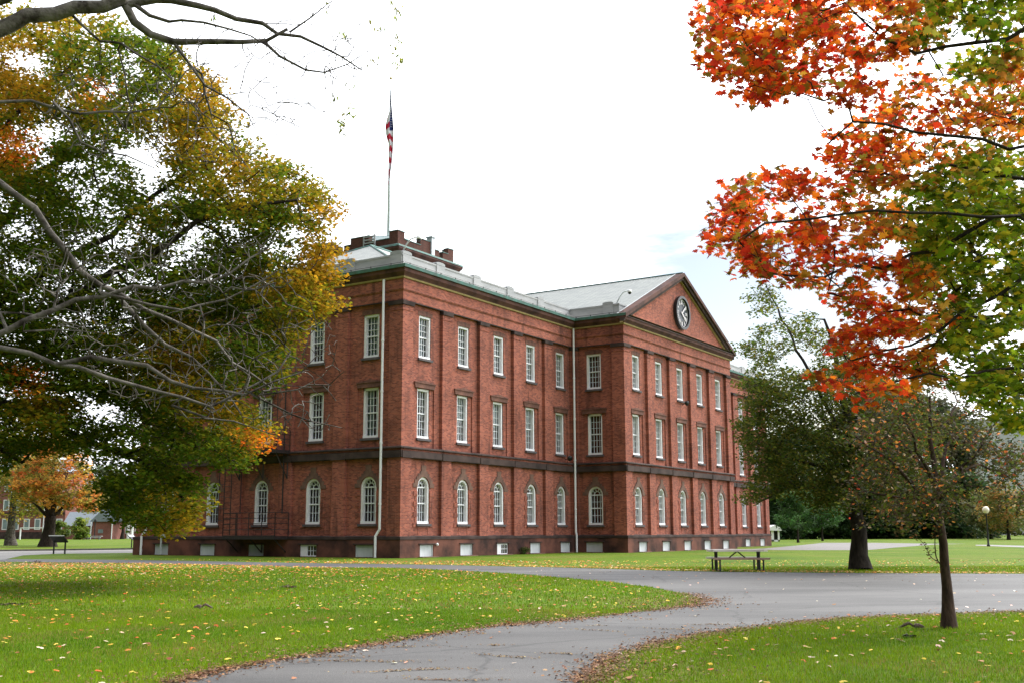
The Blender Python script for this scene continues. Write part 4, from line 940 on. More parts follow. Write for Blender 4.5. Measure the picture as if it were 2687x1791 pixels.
gr -= .9*np.exp(-((X-2000)**2+(Y-790)**2)/110**2)+.5*np.exp(-((X-2050)**2+(Y-600)**2)/80**2)+.8*np.exp(-((X-2150)**2+(Y-300)**2)/160**2)+.5*np.exp(-((X-2330)**2+(Y-180)**2)/120**2)
gr -= .6*np.exp(-((X-1980)**2+(Y-900)**2)/90**2)
G_ = np.repeat(gr, k)+rng.normal(0, .16, n)
LG = [(.11,.17,.008),(.15,.20,.010),(.060,.10,.007),(.25,.21,.012)]
c = np.where((G_ < -.12)[:, None], pick(RED+ORG[:1], n), pick(ORG+RED[3:], n)); ol_ = rng.uniform(0, 1, n) < .2+.16*np.repeat(nz2(q, 48, 3), k); c = np.where(ol_[:, None], pick([(.24,.17,.02),(.16,.13,.018),(.33,.18,.02)], n), c); c = np.where((G_ > .30)[:, None], pick([(.36,.20,.03),(.26,.22,.03),(.45,.17,.03)], n), c); c = np.where((G_ > .48)[:, None], pick(LG, n), c)
leaves('crown', P-base, rng.uniform(.036, .058, n), vary(c, .2), STAR, M['leaf_near'], RM, up=.42, curl=.25, droop=.8)

# ---- bare tree in the foreground at left, trunk outside the left edge
BT = tag(empty('bare_tree', (-9.8, 13.5, 0)), 'nearly bare tree at left with long grey limbs reaching over the lawn', 'tree')
base = np.array([-9.8, 13.5, 0]); g = Grow(14000); g.limb([base, base+[.1,0,2.6], base+[.3,0,5.2], base+[.2,0,8]], .42, .26, step=.6)
def lim(pts, r0, r1, d0, d1, start=None, step=.28):
    n = len(pts); P_ = [at(x, y, d0+(d1-d0)*i/(n-1)) for i, (x, y) in enumerate(pts)]
    if start is not None: P_ = [base+start]+P_
    return g.limb(P_, r0*.74, max(r1*.66, .004), step=step, jit=.034)
top = np.array([.2,0,6.0])
lim([(-150,110),(0,85),(90,45),(200,18),(330,15)], .20, .12, 12.5, 13, top)
lim([(-150,40),(0,5),(60,-20)], .15, .1, 12.5, 12.5, top)
lim([(330,15),(350,60),(400,100),(465,125),(560,112),(690,108),(760,85)], .075, .035, 13, 13)
lim([(335,12),(450,4),(560,25),(640,50),(760,88),(830,120),(905,152),(960,175)], .07, .012, 13, 13.2)
lim([(350,10),(380,50),(450,55),(475,66),(560,62),(640,75),(700,115)], .04, .010, 13, 12.6)
lim([(690,108),(735,165),(800,190),(850,212),(910,205),(945,170),(965,140)], .028, .006, 13, 13.2)
lim([(760,85),(800,62),(840,40),(880,0)], .022, .008, 13, 13)
lim([(465,125),(500,150),(530,195),(575,245),(610,260),(640,300),(680,345)], .028, .005, 13, 12.8)
lim([(530,195),(540,260),(555,320),(600,350),(620,400),(650,440)], .022, .005, 13, 12.8)
lim([(180,30),(240,75),(310,130),(400,145),(440,180),(460,260)], .035, .008, 13, 12.8)
lim([(310,130),(320,200),(345,260),(360,320),(380,420)], .022, .005, 13, 12.8)
low = np.array([.1,0,3.6])
lim([(-120,260),(0,270),(60,275),(140,268),(200,290),(280,308),(350,298),(400,290),(440,260),(490,205)], .055, .012, 12, 12.6, np.array([.25,0,5.0]))
lim([(140,268),(170,330),(190,380),(240,400),(320,410),(400,440)], .030, .008, 12.2, 12.4)
lim([(-150,330),(0,480),(85,560),(190,690),(290,760),(370,790),(460,845),(530,870),(580,915),(650,985),(700,1020)], .12, .018, 12, 13.5, np.array([.25,0,5.0]))
lim([(290,760),(360,840),(440,905),(500,940),(560,980),(600,1050),(640,1090)], .050, .010, 13, 13.4)
lim([(-150,960),(0,890),(70,850),(150,790),(260,768),(330,745),(420,742),(480,745),(560,742),(640,700),(710,640)], .105, .012, 11.6, 12.6, low)
lim([(260,768),(330,782),(400,810),(480,812),(550,790),(620,780),(690,745),(760,690)], .030, .006, 12, 12.6)
lim([(0,820),(60,812),(120,825),(170,850),(230,860)], .028, .006, 11.8, 12)
lim([(-150,900),(0,895),(15,935),(80,945),(150,955),(230,988),(310,995),(380,1012),(395,1035),(450,1062),(520,1080),(600,1060),(660,1022),(720,980),(760,925)], .09, .012, 11.4, 12.4, low)
lim([(150,955),(230,945),(300,925),(350,945),(400,980),(480,1010),(530,1040),(590,1050),(680,1035),(740,1000),(790,965),(840,930)], .050, .006, 11.6, 12.2)
lim([(450,1062),(520,1090),(600,1082),(680,1120),(700,1135)], .022, .005, 12, 12.2)
lim([(640,1020),(700,1040),(760,1090),(830,1110),(890,1125)], .020, .004, 12, 12.2)
lim([(680,1035),(740,1035),(800,1005),(860,995)], .016, .004, 12, 12.2)
lim([(60,870),(120,868),(190,865),(250,880)], .022, .006, 11.7, 12)
q, T1 = fillpoly([(60,650),(250,640),(420,640),(600,620),(740,600),(770,650),(790,760),(880,860),(910,960),(880,1060),(880,1130),(760,1120),(640,1120),(500,1110),(380,1080),(240,1010),(120,900)], 900, 11.6, 13.2)
q, T2 = fillpoly([(120,200),(500,60),(700,60),(900,0),(960,60),(980,160),(900,260),(860,330),(700,380),(640,440),(460,440),(200,420),(120,330)], 520, 12.2, 13.5)
q, T3 = fillpoly([(-40,560),(100,560),(330,560),(500,500),(500,640),(300,700),(100,780),(-40,800)], 90, 11.4, 12.6)
cl = [(905,100,14),(1035,12,16),(1030,110,22),(1045,155,20),(915,300,26),(895,330,26),(1000,80,12),(1050,105,12),(560,55,8),(880,260,8),(985,170,10),(1040,40,10),(925,225,8),(860,20,8),(975,60,8),(890,350,10)]
TC = np.array([at(x, y, 13) for x, y, _ in cl])
g.attach(np.r_[T1, T2, T3, TC], .14, .045, .10, .02)
mb = g.finish(.0052, .33); bo = mb.obj('trunk', M['bark_grey'], BT, True); bo.location = -Vector(base)
P = []
for x, y, nn_ in cl: P.append(np.array([at(x, y, 13)])+rng.normal(0, 1, (nn_, 3))*[.04,.04,.06])
P = np.concatenate(P)-base; n = len(P)
leaves('crown', P, rng.uniform(.028, .045, n), vary(pick([(.14,.17,.02),(.10,.13,.02),(.20,.19,.03)], n)), [(0,-.9),(.25,-.3),(.25,.4),(0,.9),(-.25,.4),(-.25,-.3)], M['leaf'], BT, up=.2, droop=2)

# ---- generic tree
def tree(name, label, x, y, h, r, pal, w=None, trunk=.3, base_h=.25, nspray=260, k=26, lsz=.16, srad=.8, m='leaf_far', bark='bark_dark', shape=KITE, group=None, egg=1.0, up=.4, low=0, clumps=9, lean=(0, 0), cat='tree', flat=.6, holes=.0):
    b_ = np.array([x, y, 0.]); T = tag(empty(name, tuple(b_)), label, cat, group); g = Grow(nspray*5+600)
    hb = h*base_h; top_ = np.array([lean[0], lean[1], h*.86])
    g.limb([(0,0,-.05), (lean[0]*.1, lean[1]*.1, hb*.5), (lean[0]*.3, lean[1]*.3, hb), tuple(top_*[.7,.7,.8]), tuple(top_)], trunk, trunk*.12, step=max(.5, h/14), jit=trunk*.12)
    for j in range(4): g.r[j] *= [1.55, 1.2, 1.05, 1][j]
    cl_ = []
    for j in range(clumps):
        a = rng.uniform(0, 2*math.pi); zz = hb+(h-hb)*rng.uniform(.12, .85); f = (zz-hb)/(h-hb); env = math.sqrt(max(.05, 1-(2*f**egg-.85)**2/1.5)); rr = r*env*rng.uniform(.35, .68)
        cl_.append((rr*math.cos(a), rr*math.sin(a), zz, r*rng.uniform(.42, .62)))
    for j in range(low): a = 2*math.pi*j/low; cl_.append((r*.6*math.cos(a), r*.6*math.sin(a), r*.28, r*.42))
    cl_.append((0, 0, hb+(h-hb)*.78, r*.5)); cl_ = np.array(cl_)
    i = rng.integers(0, len(cl_), nspray); d = rng.normal(0, 1, (nspray, 3)); d /= np.linalg.norm(d, axis=1)[:, None]; d *= rng.uniform(.3, 1, (nspray, 1))**.5
    C = cl_[i, :3]+d*cl_[i, 3:4]*[1, 1, .85]; C = C[C[:, 2] > (.3 if low else hb*.75)]; C = C[C[:, 2] < h]
    g.attach(C, max(.5, h/16), .05, .05, .03); mb = g.finish(max(.006, trunk*.03), .42); mb.obj('trunk', M[bark], T, True)
    P = sprays(C, k, srad, flat); n = len(P); cc_ = pick(pal, len(C), w); cc_ = np.repeat(vary(cc_, .2), k, 0)
    leaves('crown', P, rng.uniform(lsz*.7, lsz*1.2, n), vary(cc_, .18), shape, M[m], T, up=up)
    return T
gx = lambda px, d: (at(px, 1390, d)[0], d)

# ---- big shade tree behind the picnic table
b_ = np.array([12.96, 42.0, 0.]); T = tag(empty('shade_tree', tuple(b_)), 'big dark green tree with a thick flared trunk by the picnic table', 'tree')
g = Grow(14000); g.limb([b_, b_+[.02,0,1.2], b_+[0,0,2.6], b_+[-.1,.1,4.6], b_+[-.3,.2,7], b_+[-.8,.2,9.5]], .32, .05, step=.5)
for j, f in enumerate((1.45, 1.12, 1.03, 1.0)): g.r[j] *= f
poly = dsp([(1735,650),(1775,665),(1810,740),(1850,720),(1900,760),(1960,780),(2010,860),(2090,880),(2150,960),(2160,1080),(2100,1170),(1990,1165),(1950,1180),(1880,1175),(1830,1130),(1770,1140),(1700,1160),(1740,1090),(1710,1040),(1690,980),(1720,930),(1700,880),(1735,850),(1700,790),(1730,760),(1720,700)])
q, C = fillpoly(poly, 1900, 38.5, 46)
Y = q[:, 1]/1.1424; X = q[:, 0]/1.1424; keep = rng.uniform(0, 1, len(q)) < np.clip(np.where(Y < 850, .5, .95)+.5*nz2(q, 44, 1.4)+.3*nz2(q, 20, .2), .05, 1); q, C = q[keep], C[keep]
for l_ in ([(1975,1130),(1900,1100),(1820,1110),(1740,1150)],[(1975,1090),(1880,1010),(1790,960),(1720,940)],[(1975,1070),(1900,930),(1840,820),(1790,720),(1760,660)],[(1975,1060),(1960,900),(1940,790)],[(1980,1080),(2040,1000),(2090,940)],[(1975,1100),(1850,1060),(1740,1030)]):
    g.limb([at(x*1.1424, y*1.1424, 42+(i*.5*(1 if l_[1][0] % 3 else -1))) for i, (x, y) in enumerate(l_)], .10, .025, step=.5, jit=.05)
g.attach(C, .5, .05, .05, .03); mb = g.finish(.007, .42); mo = mb.obj('trunk', M['bark_dark'], T, True); mo.location = -Vector(b_)
Y = q[:, 1]/1.1424; k = 34; P = sprays(C, k, .5, .5); n = len(P); kk = np.repeat(Y < 840, k) & (rng.uniform(0, 1, n) < .3)
c = vary(pick([(.042,.068,.010),(.058,.08,.011),(.075,.088,.012),(.11,.10,.015)], n), .2); P = P[~kk]; c = c[~kk]
leaves('crown', P-b_, rng.uniform(.085, .135, len(P)), c, KITE, M['leaf'], T, up=.4)

# ---- young tree on the right lawn
b_ = np.array([6.42, 16.7, 0.]); T = tag(empty('young_tree', tuple(b_)), 'slender young tree with sparse brown and orange leaves on the right lawn', 'tree')
g = Grow(14000); tp_ = [(2490,1648),(2484,1560),(2480,1480),(2470,1400),(2462,1340),(2450,1250),(2440,1150),(2440,1050)]
g.limb([at(x, y, 16.7) for x, y in tp_], .088, .02, step=.3, jit=.008); g.r[0] *= 1.5; g.r[1] *= 1.15
for l_ in ([(2460,1340),(2400,1270),(2330,1200),(2250,1150)],[(2458,1320),(2520,1240),(2580,1160)],[(2455,1300),(2480,1200),(2500,1100),(2510,1030)],[(2455,1280),(2400,1180),(2370,1080)],[(2456,1300),(2560,1210),(2640,1240),(2700,1310)],[(2460,1340),(2350,1300),(2260,1290)],[(2450,1260),(2330,1120),(2280,1080)]):
    g.limb([at(x, y, 16.7+(i*.35*(1 if l_[1][0] % 3 else -1))) for i, (x, y) in enumerate(l_)], .035, .010, step=.22, jit=.02)
poly = dsp([(1935,1090),(1965,1050),(1940,1010),(1975,975),(1965,925),(2010,940),(2030,890),(2070,905),(2100,850),(2140,880),(2190,840),(2220,885),(2270,870),(2290,930),(2335,950),(2340,1010),(2400,1060),(2390,1150),(2420,1200),(2352,1180),(2310,1150),(2290,1175),(2250,1140),(2235,1195),(2180,1180),(2150,1215),(2110,1180),(2070,1225),(2030,1190),(1985,1210),(1990,1165),(1940,1170),(1965,1120)])
q, C = fillpoly(poly, 1300, 14.6, 18.8); kp = rng.uniform(0, 1, len(q)) < np.clip(.62+.75*nz2(q, 46, 2.2)+.4*nz2(q, 24, .3)-.5*(q[:, 0] > 2560), .08, 1); q, C = q[kp], C[kp]
g.attach(C, .2, .05, .08, .03)
mb = g.finish(.0035, .42); mo = mb.obj('trunk', M['bark_young'], T, True); mo.location = -Vector(b_)
k = 17; P = sprays(C, k, .26, .7); n = len(P)
c = vary(pick([(.036,.028,.012),(.06,.04,.015),(.034,.048,.010),(.062,.066,.010),(.36,.13,.03),(.26,.19,.12),(.32,.05,.02)], n, [2.5,2,5,4,.9,.4,.2]), .2)
leaves('crown', P-b_, rng.uniform(.028, .046, n), c, SIMP, M['leaf'], T, up=.35)
# leafy shoot low on its trunk
g = Grow(900); s0 = at(2476, 1487, 16.6); g.limb([s0, at(2456, 1470, 16.5), at(2452, 1430, 16.5), at(2455, 1385, 16.5), at(2460, 1365, 16.5)], .012, .005, step=.08, jit=.004); g.limb([at(2456,1470,16.5), at(2440,1458,16.5), at(2425,1425,16.4), at(2410,1410,16.4), at(2404,1406,16.4)], .008, .003, step=.06, jit=.004)
Pn = g.P[4:g.n]; mb = g.finish(.003, .3); so_ = mb.obj('shoot', M['bark_young'], T); so_.location = -Vector(b_)
P = np.repeat(Pn, 7, 0)+rng.normal(0, .028, (len(Pn)*7, 3)); lo_ = leaves('shoot_leaves', P-s0, rng.uniform(.022, .036, len(P)), vary(pick([(.07,.07,.02),(.12,.12,.03),(.3,.12,.04)], len(P))), SIMP, M['leaf'], so_); lo_.location = Vector(s0)

# ---- background trees
DG = [(.022,.045,.016),(.03,.06,.02),(.04,.07,.02)]; MG = [(.05,.11,.03),(.07,.14,.04),(.04,.09,.025)]
BG = 'dark trees closing the view beyond the lawn'
for i, (px, d, h, r, pal, lab) in enumerate((
    (2015,215,21,7.5,DG,'dark green tree just past the far end of the building'),(2090,235,24,8,DG,'tall dark tree behind the two small round trees'),(2170,225,22,7.5,DG,'dark tree between the small round trees and the big trunk'),
    (2245,230,15,6.5,DG,'low dark tree directly behind the thick trunk'),(2310,225,12,6.5,DG,'dark bushy tree right of the thick trunk'),(2372,228,13,6.5,DG,'dark bushy tree midway between the two foreground trunks'),(2430,232,12,6,DG,'dark bushy tree left of the slender trunk'),(2490,226,13,6.5,DG,'dark bushy tree behind the slender trunk'),(2548,236,13,6,DG,'dark tree left of the globe lamp'))):
    X_, Y_ = gx(px, d); tree('background_tree', lab, X_, Y_, h, r, pal, trunk=.45, base_h=.06, nspray=420, k=30, lsz=.62, srad=1.9, clumps=14, group=BG, low=7)
X_, Y_ = gx(2093, 150); tree('small_tree', 'small round green tree nearer the end of the building', X_, Y_, 6.9, 2.9, MG, trunk=.14, base_h=.25, nspray=160, k=30, lsz=.24, srad=.7, group='small round trees by the gravel lot')
X_, Y_ = gx(2157, 178); tree('small_tree', 'small round green tree farther along the gravel lot', X_, Y_, 7.6, 3.3, MG, trunk=.14, base_h=.22, nspray=160, k=30, lsz=.26, srad=.8, group='small round trees by the gravel lot')
TWG = [(.07,.08,.04),(.10,.09,.05),(.06,.06,.035)]
X_, Y_ = gx(2340, 250); tree('tall_tree', 'tall thin-leaved grey green tree rising behind the red maple leaves', X_, Y_, 37, 11, TWG, trunk=.7, base_h=.15, nspray=620, k=26, lsz=.75, srad=2.2, clumps=16)
X_, Y_ = gx(2480, 262); tree('tall_tree', 'tall sparse tree rising behind the young tree', X_, Y_, 34, 11, TWG, trunk=.7, base_h=.15, nspray=560, k=26, lsz=.75, srad=2.2, clumps=14)
YG = [(.30,.22,.05),(.38,.20,.06),(.16,.17,.05),(.12,.15,.04)]
X_, Y_ = gx(2645, 190); tree('yellowing_tree', 'yellow and orange tree behind the globe lamp', X_, Y_, 10, 4.6, YG, trunk=.25, base_h=.1, nspray=240, k=24, lsz=.36, srad=1.3, group='yellowing trees at right')
X_, Y_ = gx(2720, 200); tree('yellowing_tree', 'yellow green tree at the right edge of the view', X_, Y_, 9, 4.6, YG[2:], trunk=.25, base_h=.08, nspray=240, k=24, lsz=.36, srad=1.3, group='yellowing trees at right')
X_, Y_ = gx(2600, 212); tree('background_tree', 'olive green tree behind the lamp globe', X_, Y_, 9, 5.5, [(.10,.11,.04),(.13,.12,.04)], trunk=.25, base_h=.05, nspray=240, k=24, lsz=.42, srad=1.5, group=BG)
# left background
OR2 = [(.48,.19,.04),(.44,.13,.04),(.36,.26,.05),(.50,.25,.05),(.20,.17,.04),(.16,.15,.03)]
b_ = np.array([*gnd(124, 1433), 0.]); T = tag(empty('orange_maple', tuple(b_)), 'orange leaved maple with a forked dark trunk beside the distant field', 'tree')
g = Grow(4000); dd = b_[1]; px_ = lambda x, y, k=0: at(x, y, dd+k)
g.limb([b_, px_(128,1400), px_(131,1370), px_(133,1352)], .75, .55, step=.8, jit=.02); g.r[0] *= 1.5; g.r[1] *= 1.15
for l_, r0 in (([(133,1352),(135,1320),(137,1270),(140,1200)],.38),([(131,1356),(110,1335),(95,1325),(82,1312)],.24),([(132,1354),(120,1330),(110,1300),(102,1270)],.22),([(134,1354),(155,1338),(180,1318),(205,1300)],.24),([(134,1350),(148,1310),(165,1270),(180,1240)],.2),([(178,1320),(210,1328),(240,1322)],.1)):
    g.limb([px_(x, y, i*.8) for i, (x, y) in enumerate(l_)], r0, .06, step=.8, jit=.06)
q, C = fillpoly([(35,1250),(60,1200),(140,1150),(220,1180),(240,1250),(270,1300),(262,1318),(240,1345),(205,1338),(180,1325),(160,1338),(140,1350),(128,1300),(110,1318),(80,1318),(60,1310),(40,1290)], 330, dd-5, dd+5)
g.attach(C, .9, .05); mb = g.finish(.02, .4); mo = mb.obj('trunk', M['bark_dark'], T, True); mo.location = -Vector(b_)
P = sprays(C, 26, .9, .5); n = len(P); cc_ = np.repeat(pick(OR2, len(C)), 26, 0); leaves('crown', P-b_, rng.uniform(.17, .28, n), vary(cc_, .2), SIMP, M['leaf'], T, up=.4)
b_ = np.array([*gnd(32, 1430), 0.]); T = tree('yellow_maple', 'yellow green maple with a grey trunk at the far left edge', b_[0]-.2, b_[1], 15, 6.6, [(.20,.20,.03),(.30,.24,.03),(.42,.26,.04),(.12,.15,.02)], trunk=.55, base_h=.26, nspray=420, k=26, lsz=.3, srad=1.1, bark='bark_grey', clumps=14)
X_, Y_ = gx(212, 275); tree('bush', 'bright yellow green bush in front of the low shed', X_, Y_, 5.6, 2.3, [(.26,.30,.05),(.20,.26,.04),(.10,.15,.03)], trunk=.12, base_h=.05, nspray=130, k=24, lsz=.42, srad=.8, cat='bush')
X_, Y_ = gx(160, 280); tree('bush', 'small green bush between the forked trunk and the shed', X_, Y_, 5, 1.8, [(.14,.19,.04),(.10,.14,.03)], trunk=.1, base_h=.05, nspray=90, k=24, lsz=.42, srad=.8, cat='bush')
X_, Y_ = gx(262, 345); tree('background_tree', 'grey green tree behind the roof of the low shed', X_, Y_, 24, 8, [(.12,.15,.06),(.09,.12,.05)], trunk=.4, base_h=.1, nspray=260, k=20, lsz=.7, srad=1.8, holes=1)
X_, Y_ = gx(322, 300); tree('background_tree', 'dark tree in front of the white porch columns', X_, Y_, 12, 4.5, DG, trunk=.45, base_h=.3, nspray=160, k=24, lsz=.5, srad=1.3)
w_ = tree('shrub', 'tiny dark shrub at the foot of the front wall', *bw(12.75, -.45, 0)[:2], .45, .42, [(.05,.09,.02),(.07,.11,.02)], trunk=.02, base_h=.05, nspray=60, k=14, lsz=.06, srad=.16, cat='shrub')

# far woods that close the horizon
def woods(name, x0, x1, d0, d1, h, n, label, pal):
    X_ = rng.uniform(x0, x1, n); Y_ = rng.uniform(d0, d1, n); H_ = h*(.72+.28*np.sin(X_*.09+1.3*np.sin(X_*.031)))*rng.uniform(.0, 1, n)**.6
    P = np.stack([X_, Y_, H_+.4], 1); o = leaves(name, P, rng.uniform(.8, 1.5, n), vary(pick(pal, n), .3), SIMP, M['leaf_far'], up=.3); tag(o, label, 'woods', kind='stuff')
woods('far_woods', 60, 230, 330, 350, 15, 15000, 'distant dark woods beyond the lawn at right', [(.03,.05,.02),(.045,.07,.025),(.06,.07,.03)])
woods('far_woods', -330, -60, 370, 390, 17, 15000, 'distant woods behind the far buildings at left', [(.06,.09,.03),(.08,.10,.04),(.13,.11,.04)])
#@PROPS
# ------------------------------------------------------------------ distant buildings
def far_building(name, label, px0, px1, d, h, roof, rows, cols, win_w, win_h, rot=0, dep=12, wallm='brick_far', frames=True, z0=1.6, dz=4):
    X0 = at(px0, 1400, d)[0]; X1 = at(px1, 1400, d)[0]; Lx = X1-X0
    B = tag(empty(name, (X0, d, 0), rot), label, 'building')
    mb = MB(); mb.box(0, Lx, 0, dep, 0, h); mb.obj('wall', M[wallm], B)
    mb = MB()
    if roof == 'hip': mb.add([(-.5,-.5,h),(Lx+.5,-.5,h),(Lx+.5,dep+.5,h),(-.5,dep+.5,h),(4,dep/2,h+3.5),(Lx-4,dep/2,h+3.5)], [(0,1,5,4),(1,2,5),(2,3,4,5),(3,0,4)])
    elif roof == 'gable': mb.prism([(-.6, h), (Lx+.6, h), (Lx/2, h+3.2)], -.4, dep+.4)
    elif roof == 'side': mb.add([(-.5,-.6,h-.2),(Lx+.5,-.6,h-.2),(Lx+.5,dep/2,h+3.6),(-.5,dep/2,h+3.6),(Lx+.5,dep+.6,h-.2),(-.5,dep+.6,h-.2)], [(0,1,2,3),(3,2,4,5),(1,4,2),(0,3,5)])
    else: mb.box(-.3, Lx+.3, -.3, dep+.3, h+.003, h+.6)
    mb.obj('roof', M['roof_far'] if wallm == 'brick_far' else M[wallm], B)
    for r in range(rows):
        for c_ in range(cols):
            x = Lx*(c_+.5)/cols; z = z0+dz*r
            f = MB(); f.box(x-win_w/2, x+win_w/2, -.12, .05, z, z+win_h)
            wi = f.obj('window', M['white'], B); p = MB(); p.box(x-win_w/2+.25, x+win_w/2-.25, -.15, -.1, z+.25, z+win_h-.2); p.obj('pane', M['pane_far'], wi)
    return B
M['roof_far'] = mat('grey_roof', (.20, .23, .26), .7, .3, var=.15); M['pane_far'] = mat('distant_pane', (.20, .25, .27), .3, .5, var=.3, vscale=.6)
M['pale'] = mat('pale_concrete_wall', (.45, .45, .49), .8, .2, var=.08)
fb = far_building('brick_hall', 'long dark brick building with white windows beyond the playing field', -60, 168, 320, 19, 'hip', 3, 8, 1.7, 3.1, z0=2.6, dz=5.4)
mb = MB(); mb.box(0, at(168,1400,320)[0]-at(-60,1400,320)[0], -.25, -.02, 0, 2.0, 0); mb.obj('plinth', M['band'], fb); 
mb = MB(); mb.box(0, at(168,1400,320)[0]-at(-60,1400,320)[0], -.3, -.02, 7.0, 7.5, 0); mb.obj('string_course', M['band'], fb)
for px in (24, 113):
    mb = MB(); x = at(px,1400,320)[0]-at(-60,1400,320)[0]; mb.tube([(x,-.3,0),(x,-.3,18)], .16, 6); mb.obj('downspout', M['white'], fb)
sh_ = far_building('low_shed', 'low brick shed with a grey pitched roof behind the bushes', 167, 246, 300, 3.7, 'side', 1, 3, 1.1, 1.2, z0=1.4, dep=9)
sh2 = far_building('gabled_shed', 'brown gabled shed end with one dark window beside the low roof', 241, 292, 296, 4.6, 'gable', 0, 1, 1, 1, dep=10)
mb = MB(); mb.box(1.6, 2.9, -.05, .02, 1.6, 2.6); mb.obj('window', M['pane_far'], sh2)
for x in (-.2, 5.3):
    mb = MB(); mb.tube([(x,-.3,0),(x,-.3,4.5)], .13, 6); mb.obj('downspout', M['white'], sh2)
pb = far_building('porch_house', 'brick house with tall white porch columns left of the main building', 296, 372, 330, 14, 'hip', 2, 3, 1.3, 2.6, z0=1.5)
for px in (303, 316, 336, 346):
    mb = MB(); x = at(px,1400,327)[0]-at(296,1400,330)[0]; mb.tube([(x,-3,0),(x,-3,9.5)], .42, 8); mb.obj('column', M['white'], pb)
mb = MB(); mb.box(.2, 6.2, -3.4, 0, 9.5, 10.3); mb.obj('porch_roof', M['white'], pb)
ap = far_building('apartment_block', 'pale grey apartment block glimpsed through the trees at right', 2548, 2790, 430, 44, 'flat', 9, 7, 2.4, 2.0, wallm='pale', z0=4, dz=4.4)
# white porch seen past the end of the main building
X_, Y_ = gx(2024, 168); wp = tag(empty('white_porch', (X_, Y_, 0)), 'small white porch peeking out past the far end of the building', 'porch')
mb = MB(); mb.box(0, .35, 0, .3, 0, 1.6); mb.box(.95, 1.2, 0, .3, 0, 1.6); mb.box(.0, 1.2, 0, .3, .0, .25); mb.obj('post', M['white'], wp)
mb = MB(); mb.prism([(-.5,1.6),(1.5,1.6),(1.3,2.1),(.5,2.45),(-.3,2.1)], -.3, 2.5); mb.obj('roof', M['white'], wp); mb = MB(); mb.box(0, 1.2, .35, 2.4, 0, 1.6); mb.obj('doorway', M['room'], wp)

# ------------------------------------------------------------------ picnic table
a = np.array(gnd(1868, 1489)); b2_ = np.array(gnd(1990, 1490)); c_ = (a+b2_)/2; 
PT = tag(empty('picnic_table', (8.28, 41.5, 0), R(-1)), 'pale topped picnic table with two attached benches on the grass', 'picnic table')
def plank(name, x0, x1, y0, y1, z0, z1, ch=0.0, m='tabletop'):
    mb = MB(); n = 3; w = (y1-y0)/n
    if ch:
        mb.add([(x0,y0+ch,z0),(x0+ch,y0,z0),(x1-ch,y0,z0),(x1,y0+ch,z0),(x1,y1-ch,z0),(x1-ch,y1,z0),(x0+ch,y1,z0),(x0,y1-ch,z0)]+[(x0,y0+ch,z1),(x0+ch,y0,z1),(x1-ch,y0,z1),(x1,y0+ch,z1),(x1,y1-ch,z1),(x1-ch,y1,z1),(x0+ch,y1,z1),(x0,y1-ch,z1)],
               [tuple(range(7,-1,-1)), tuple(range(8,16))]+[(i,(i+1)%8,(i+1)%8+8,i+8) for i in range(8)])
    else: mb.box(x0, x1, y0, y1, z0, z1)
    return mb.obj(name, M[m], PT)
M['tabletop_pale'] = mat('sun_bleached_top', (.85, .80, .76), .5, .4, c2=(.66, .58, .52), vscale=5, stretch=(.3, 4, 4))
plank('table_top', -1.08, 1.08, -.42, .42, .70, .775, .16, 'tabletop_pale'); plank('bench', -1.0, 1.0, -1.02, -.70, .42, .485); plank('bench', -1.0, 1.0, .70, 1.02, .42, .485, 0, 'tabletop_pale')
for sx in (-1, 1):
    mb = MB(); x = sx*.78
    for y in (-.14, .14): mb.tube([(x, y, .03), (x, y, .70)], .04, 6)
    for y in (-.86, .86): mb.tube([(x, y, .03), (x, y, .43)], .034, 6)
    mb.tube([(x,-.9,.03),(x,.9,.03)], .024, 6); mb.tube([(x,-.95,.41),(x,.95,.41)], .022, 6); mb.tube([(x,-.36,.70),(x,.36,.70)], .022, 6); mb.obj('leg_frame', M['black'], PT)
    mb = MB(); mb.tube([(x, 0, .41), (x*.42, 0, .44), (0, 0, .71)], .026, 6); mb.obj('brace', M['black'], PT)

# ------------------------------------------------------------------ wayside signs
def sign(x, y, rz, label, sc=1):
    s_ = tag(empty('wayside_sign', (x, y, 0), rz), label, 'sign', 'wayside exhibit signs')
    for sx in (-.48, .48):
        mb = MB(); mb.box(sx-.04, sx+.04, -.04, .04, 0, .95); mb.obj('leg', M['black'], s_)
    mb = MB(); 
    mb.add([(-.62,-.10,.80),(.62,-.10,.80),(.62,.42,1.24),(-.62,.42,1.24),(-.62,-.14,.86),(.62,-.14,.86),(.62,.38,1.30),(-.62,.38,1.30)], [(0,3,2,1),(4,5,6,7),(0,1,5,4),(1,2,6,5),(2,3,7,6),(3,0,4,7)]); mb.obj('panel', M['black'], s_)
    mb = MB(); mb.add([(-.56,-.06,.925),(.56,-.06,.925),(.56,.34,1.268),(-.56,.34,1.268)], [(0,1,2,3)]); mb.obj('exhibit_sheet', M['board'], s_)
    mb = MB(); mb.add([(-.63,.36,1.25),(.63,.36,1.25),(.63,.44,1.25),(-.63,.44,1.25),(-.63,.36,1.315),(.63,.36,1.315),(.63,.44,1.315),(-.63,.44,1.315)], [(0,3,2,1),(4,5,6,7),(0,1,5,4),(1,2,6,5),(2,3,7,6),(3,0,4,7)]); mb.obj('frame_edge', M['white'], s_)
sx_, sy_ = gnd(155, 1452); sign(sx_, sy_, math.pi+R(-18), 'dark wayside sign on two legs seen from behind beside the concrete road')
sx_, sy_ = gnd(342, 1438); sign(sx_+.3, sy_, R(85), 'wayside sign seen edge on at the far corner of the building')
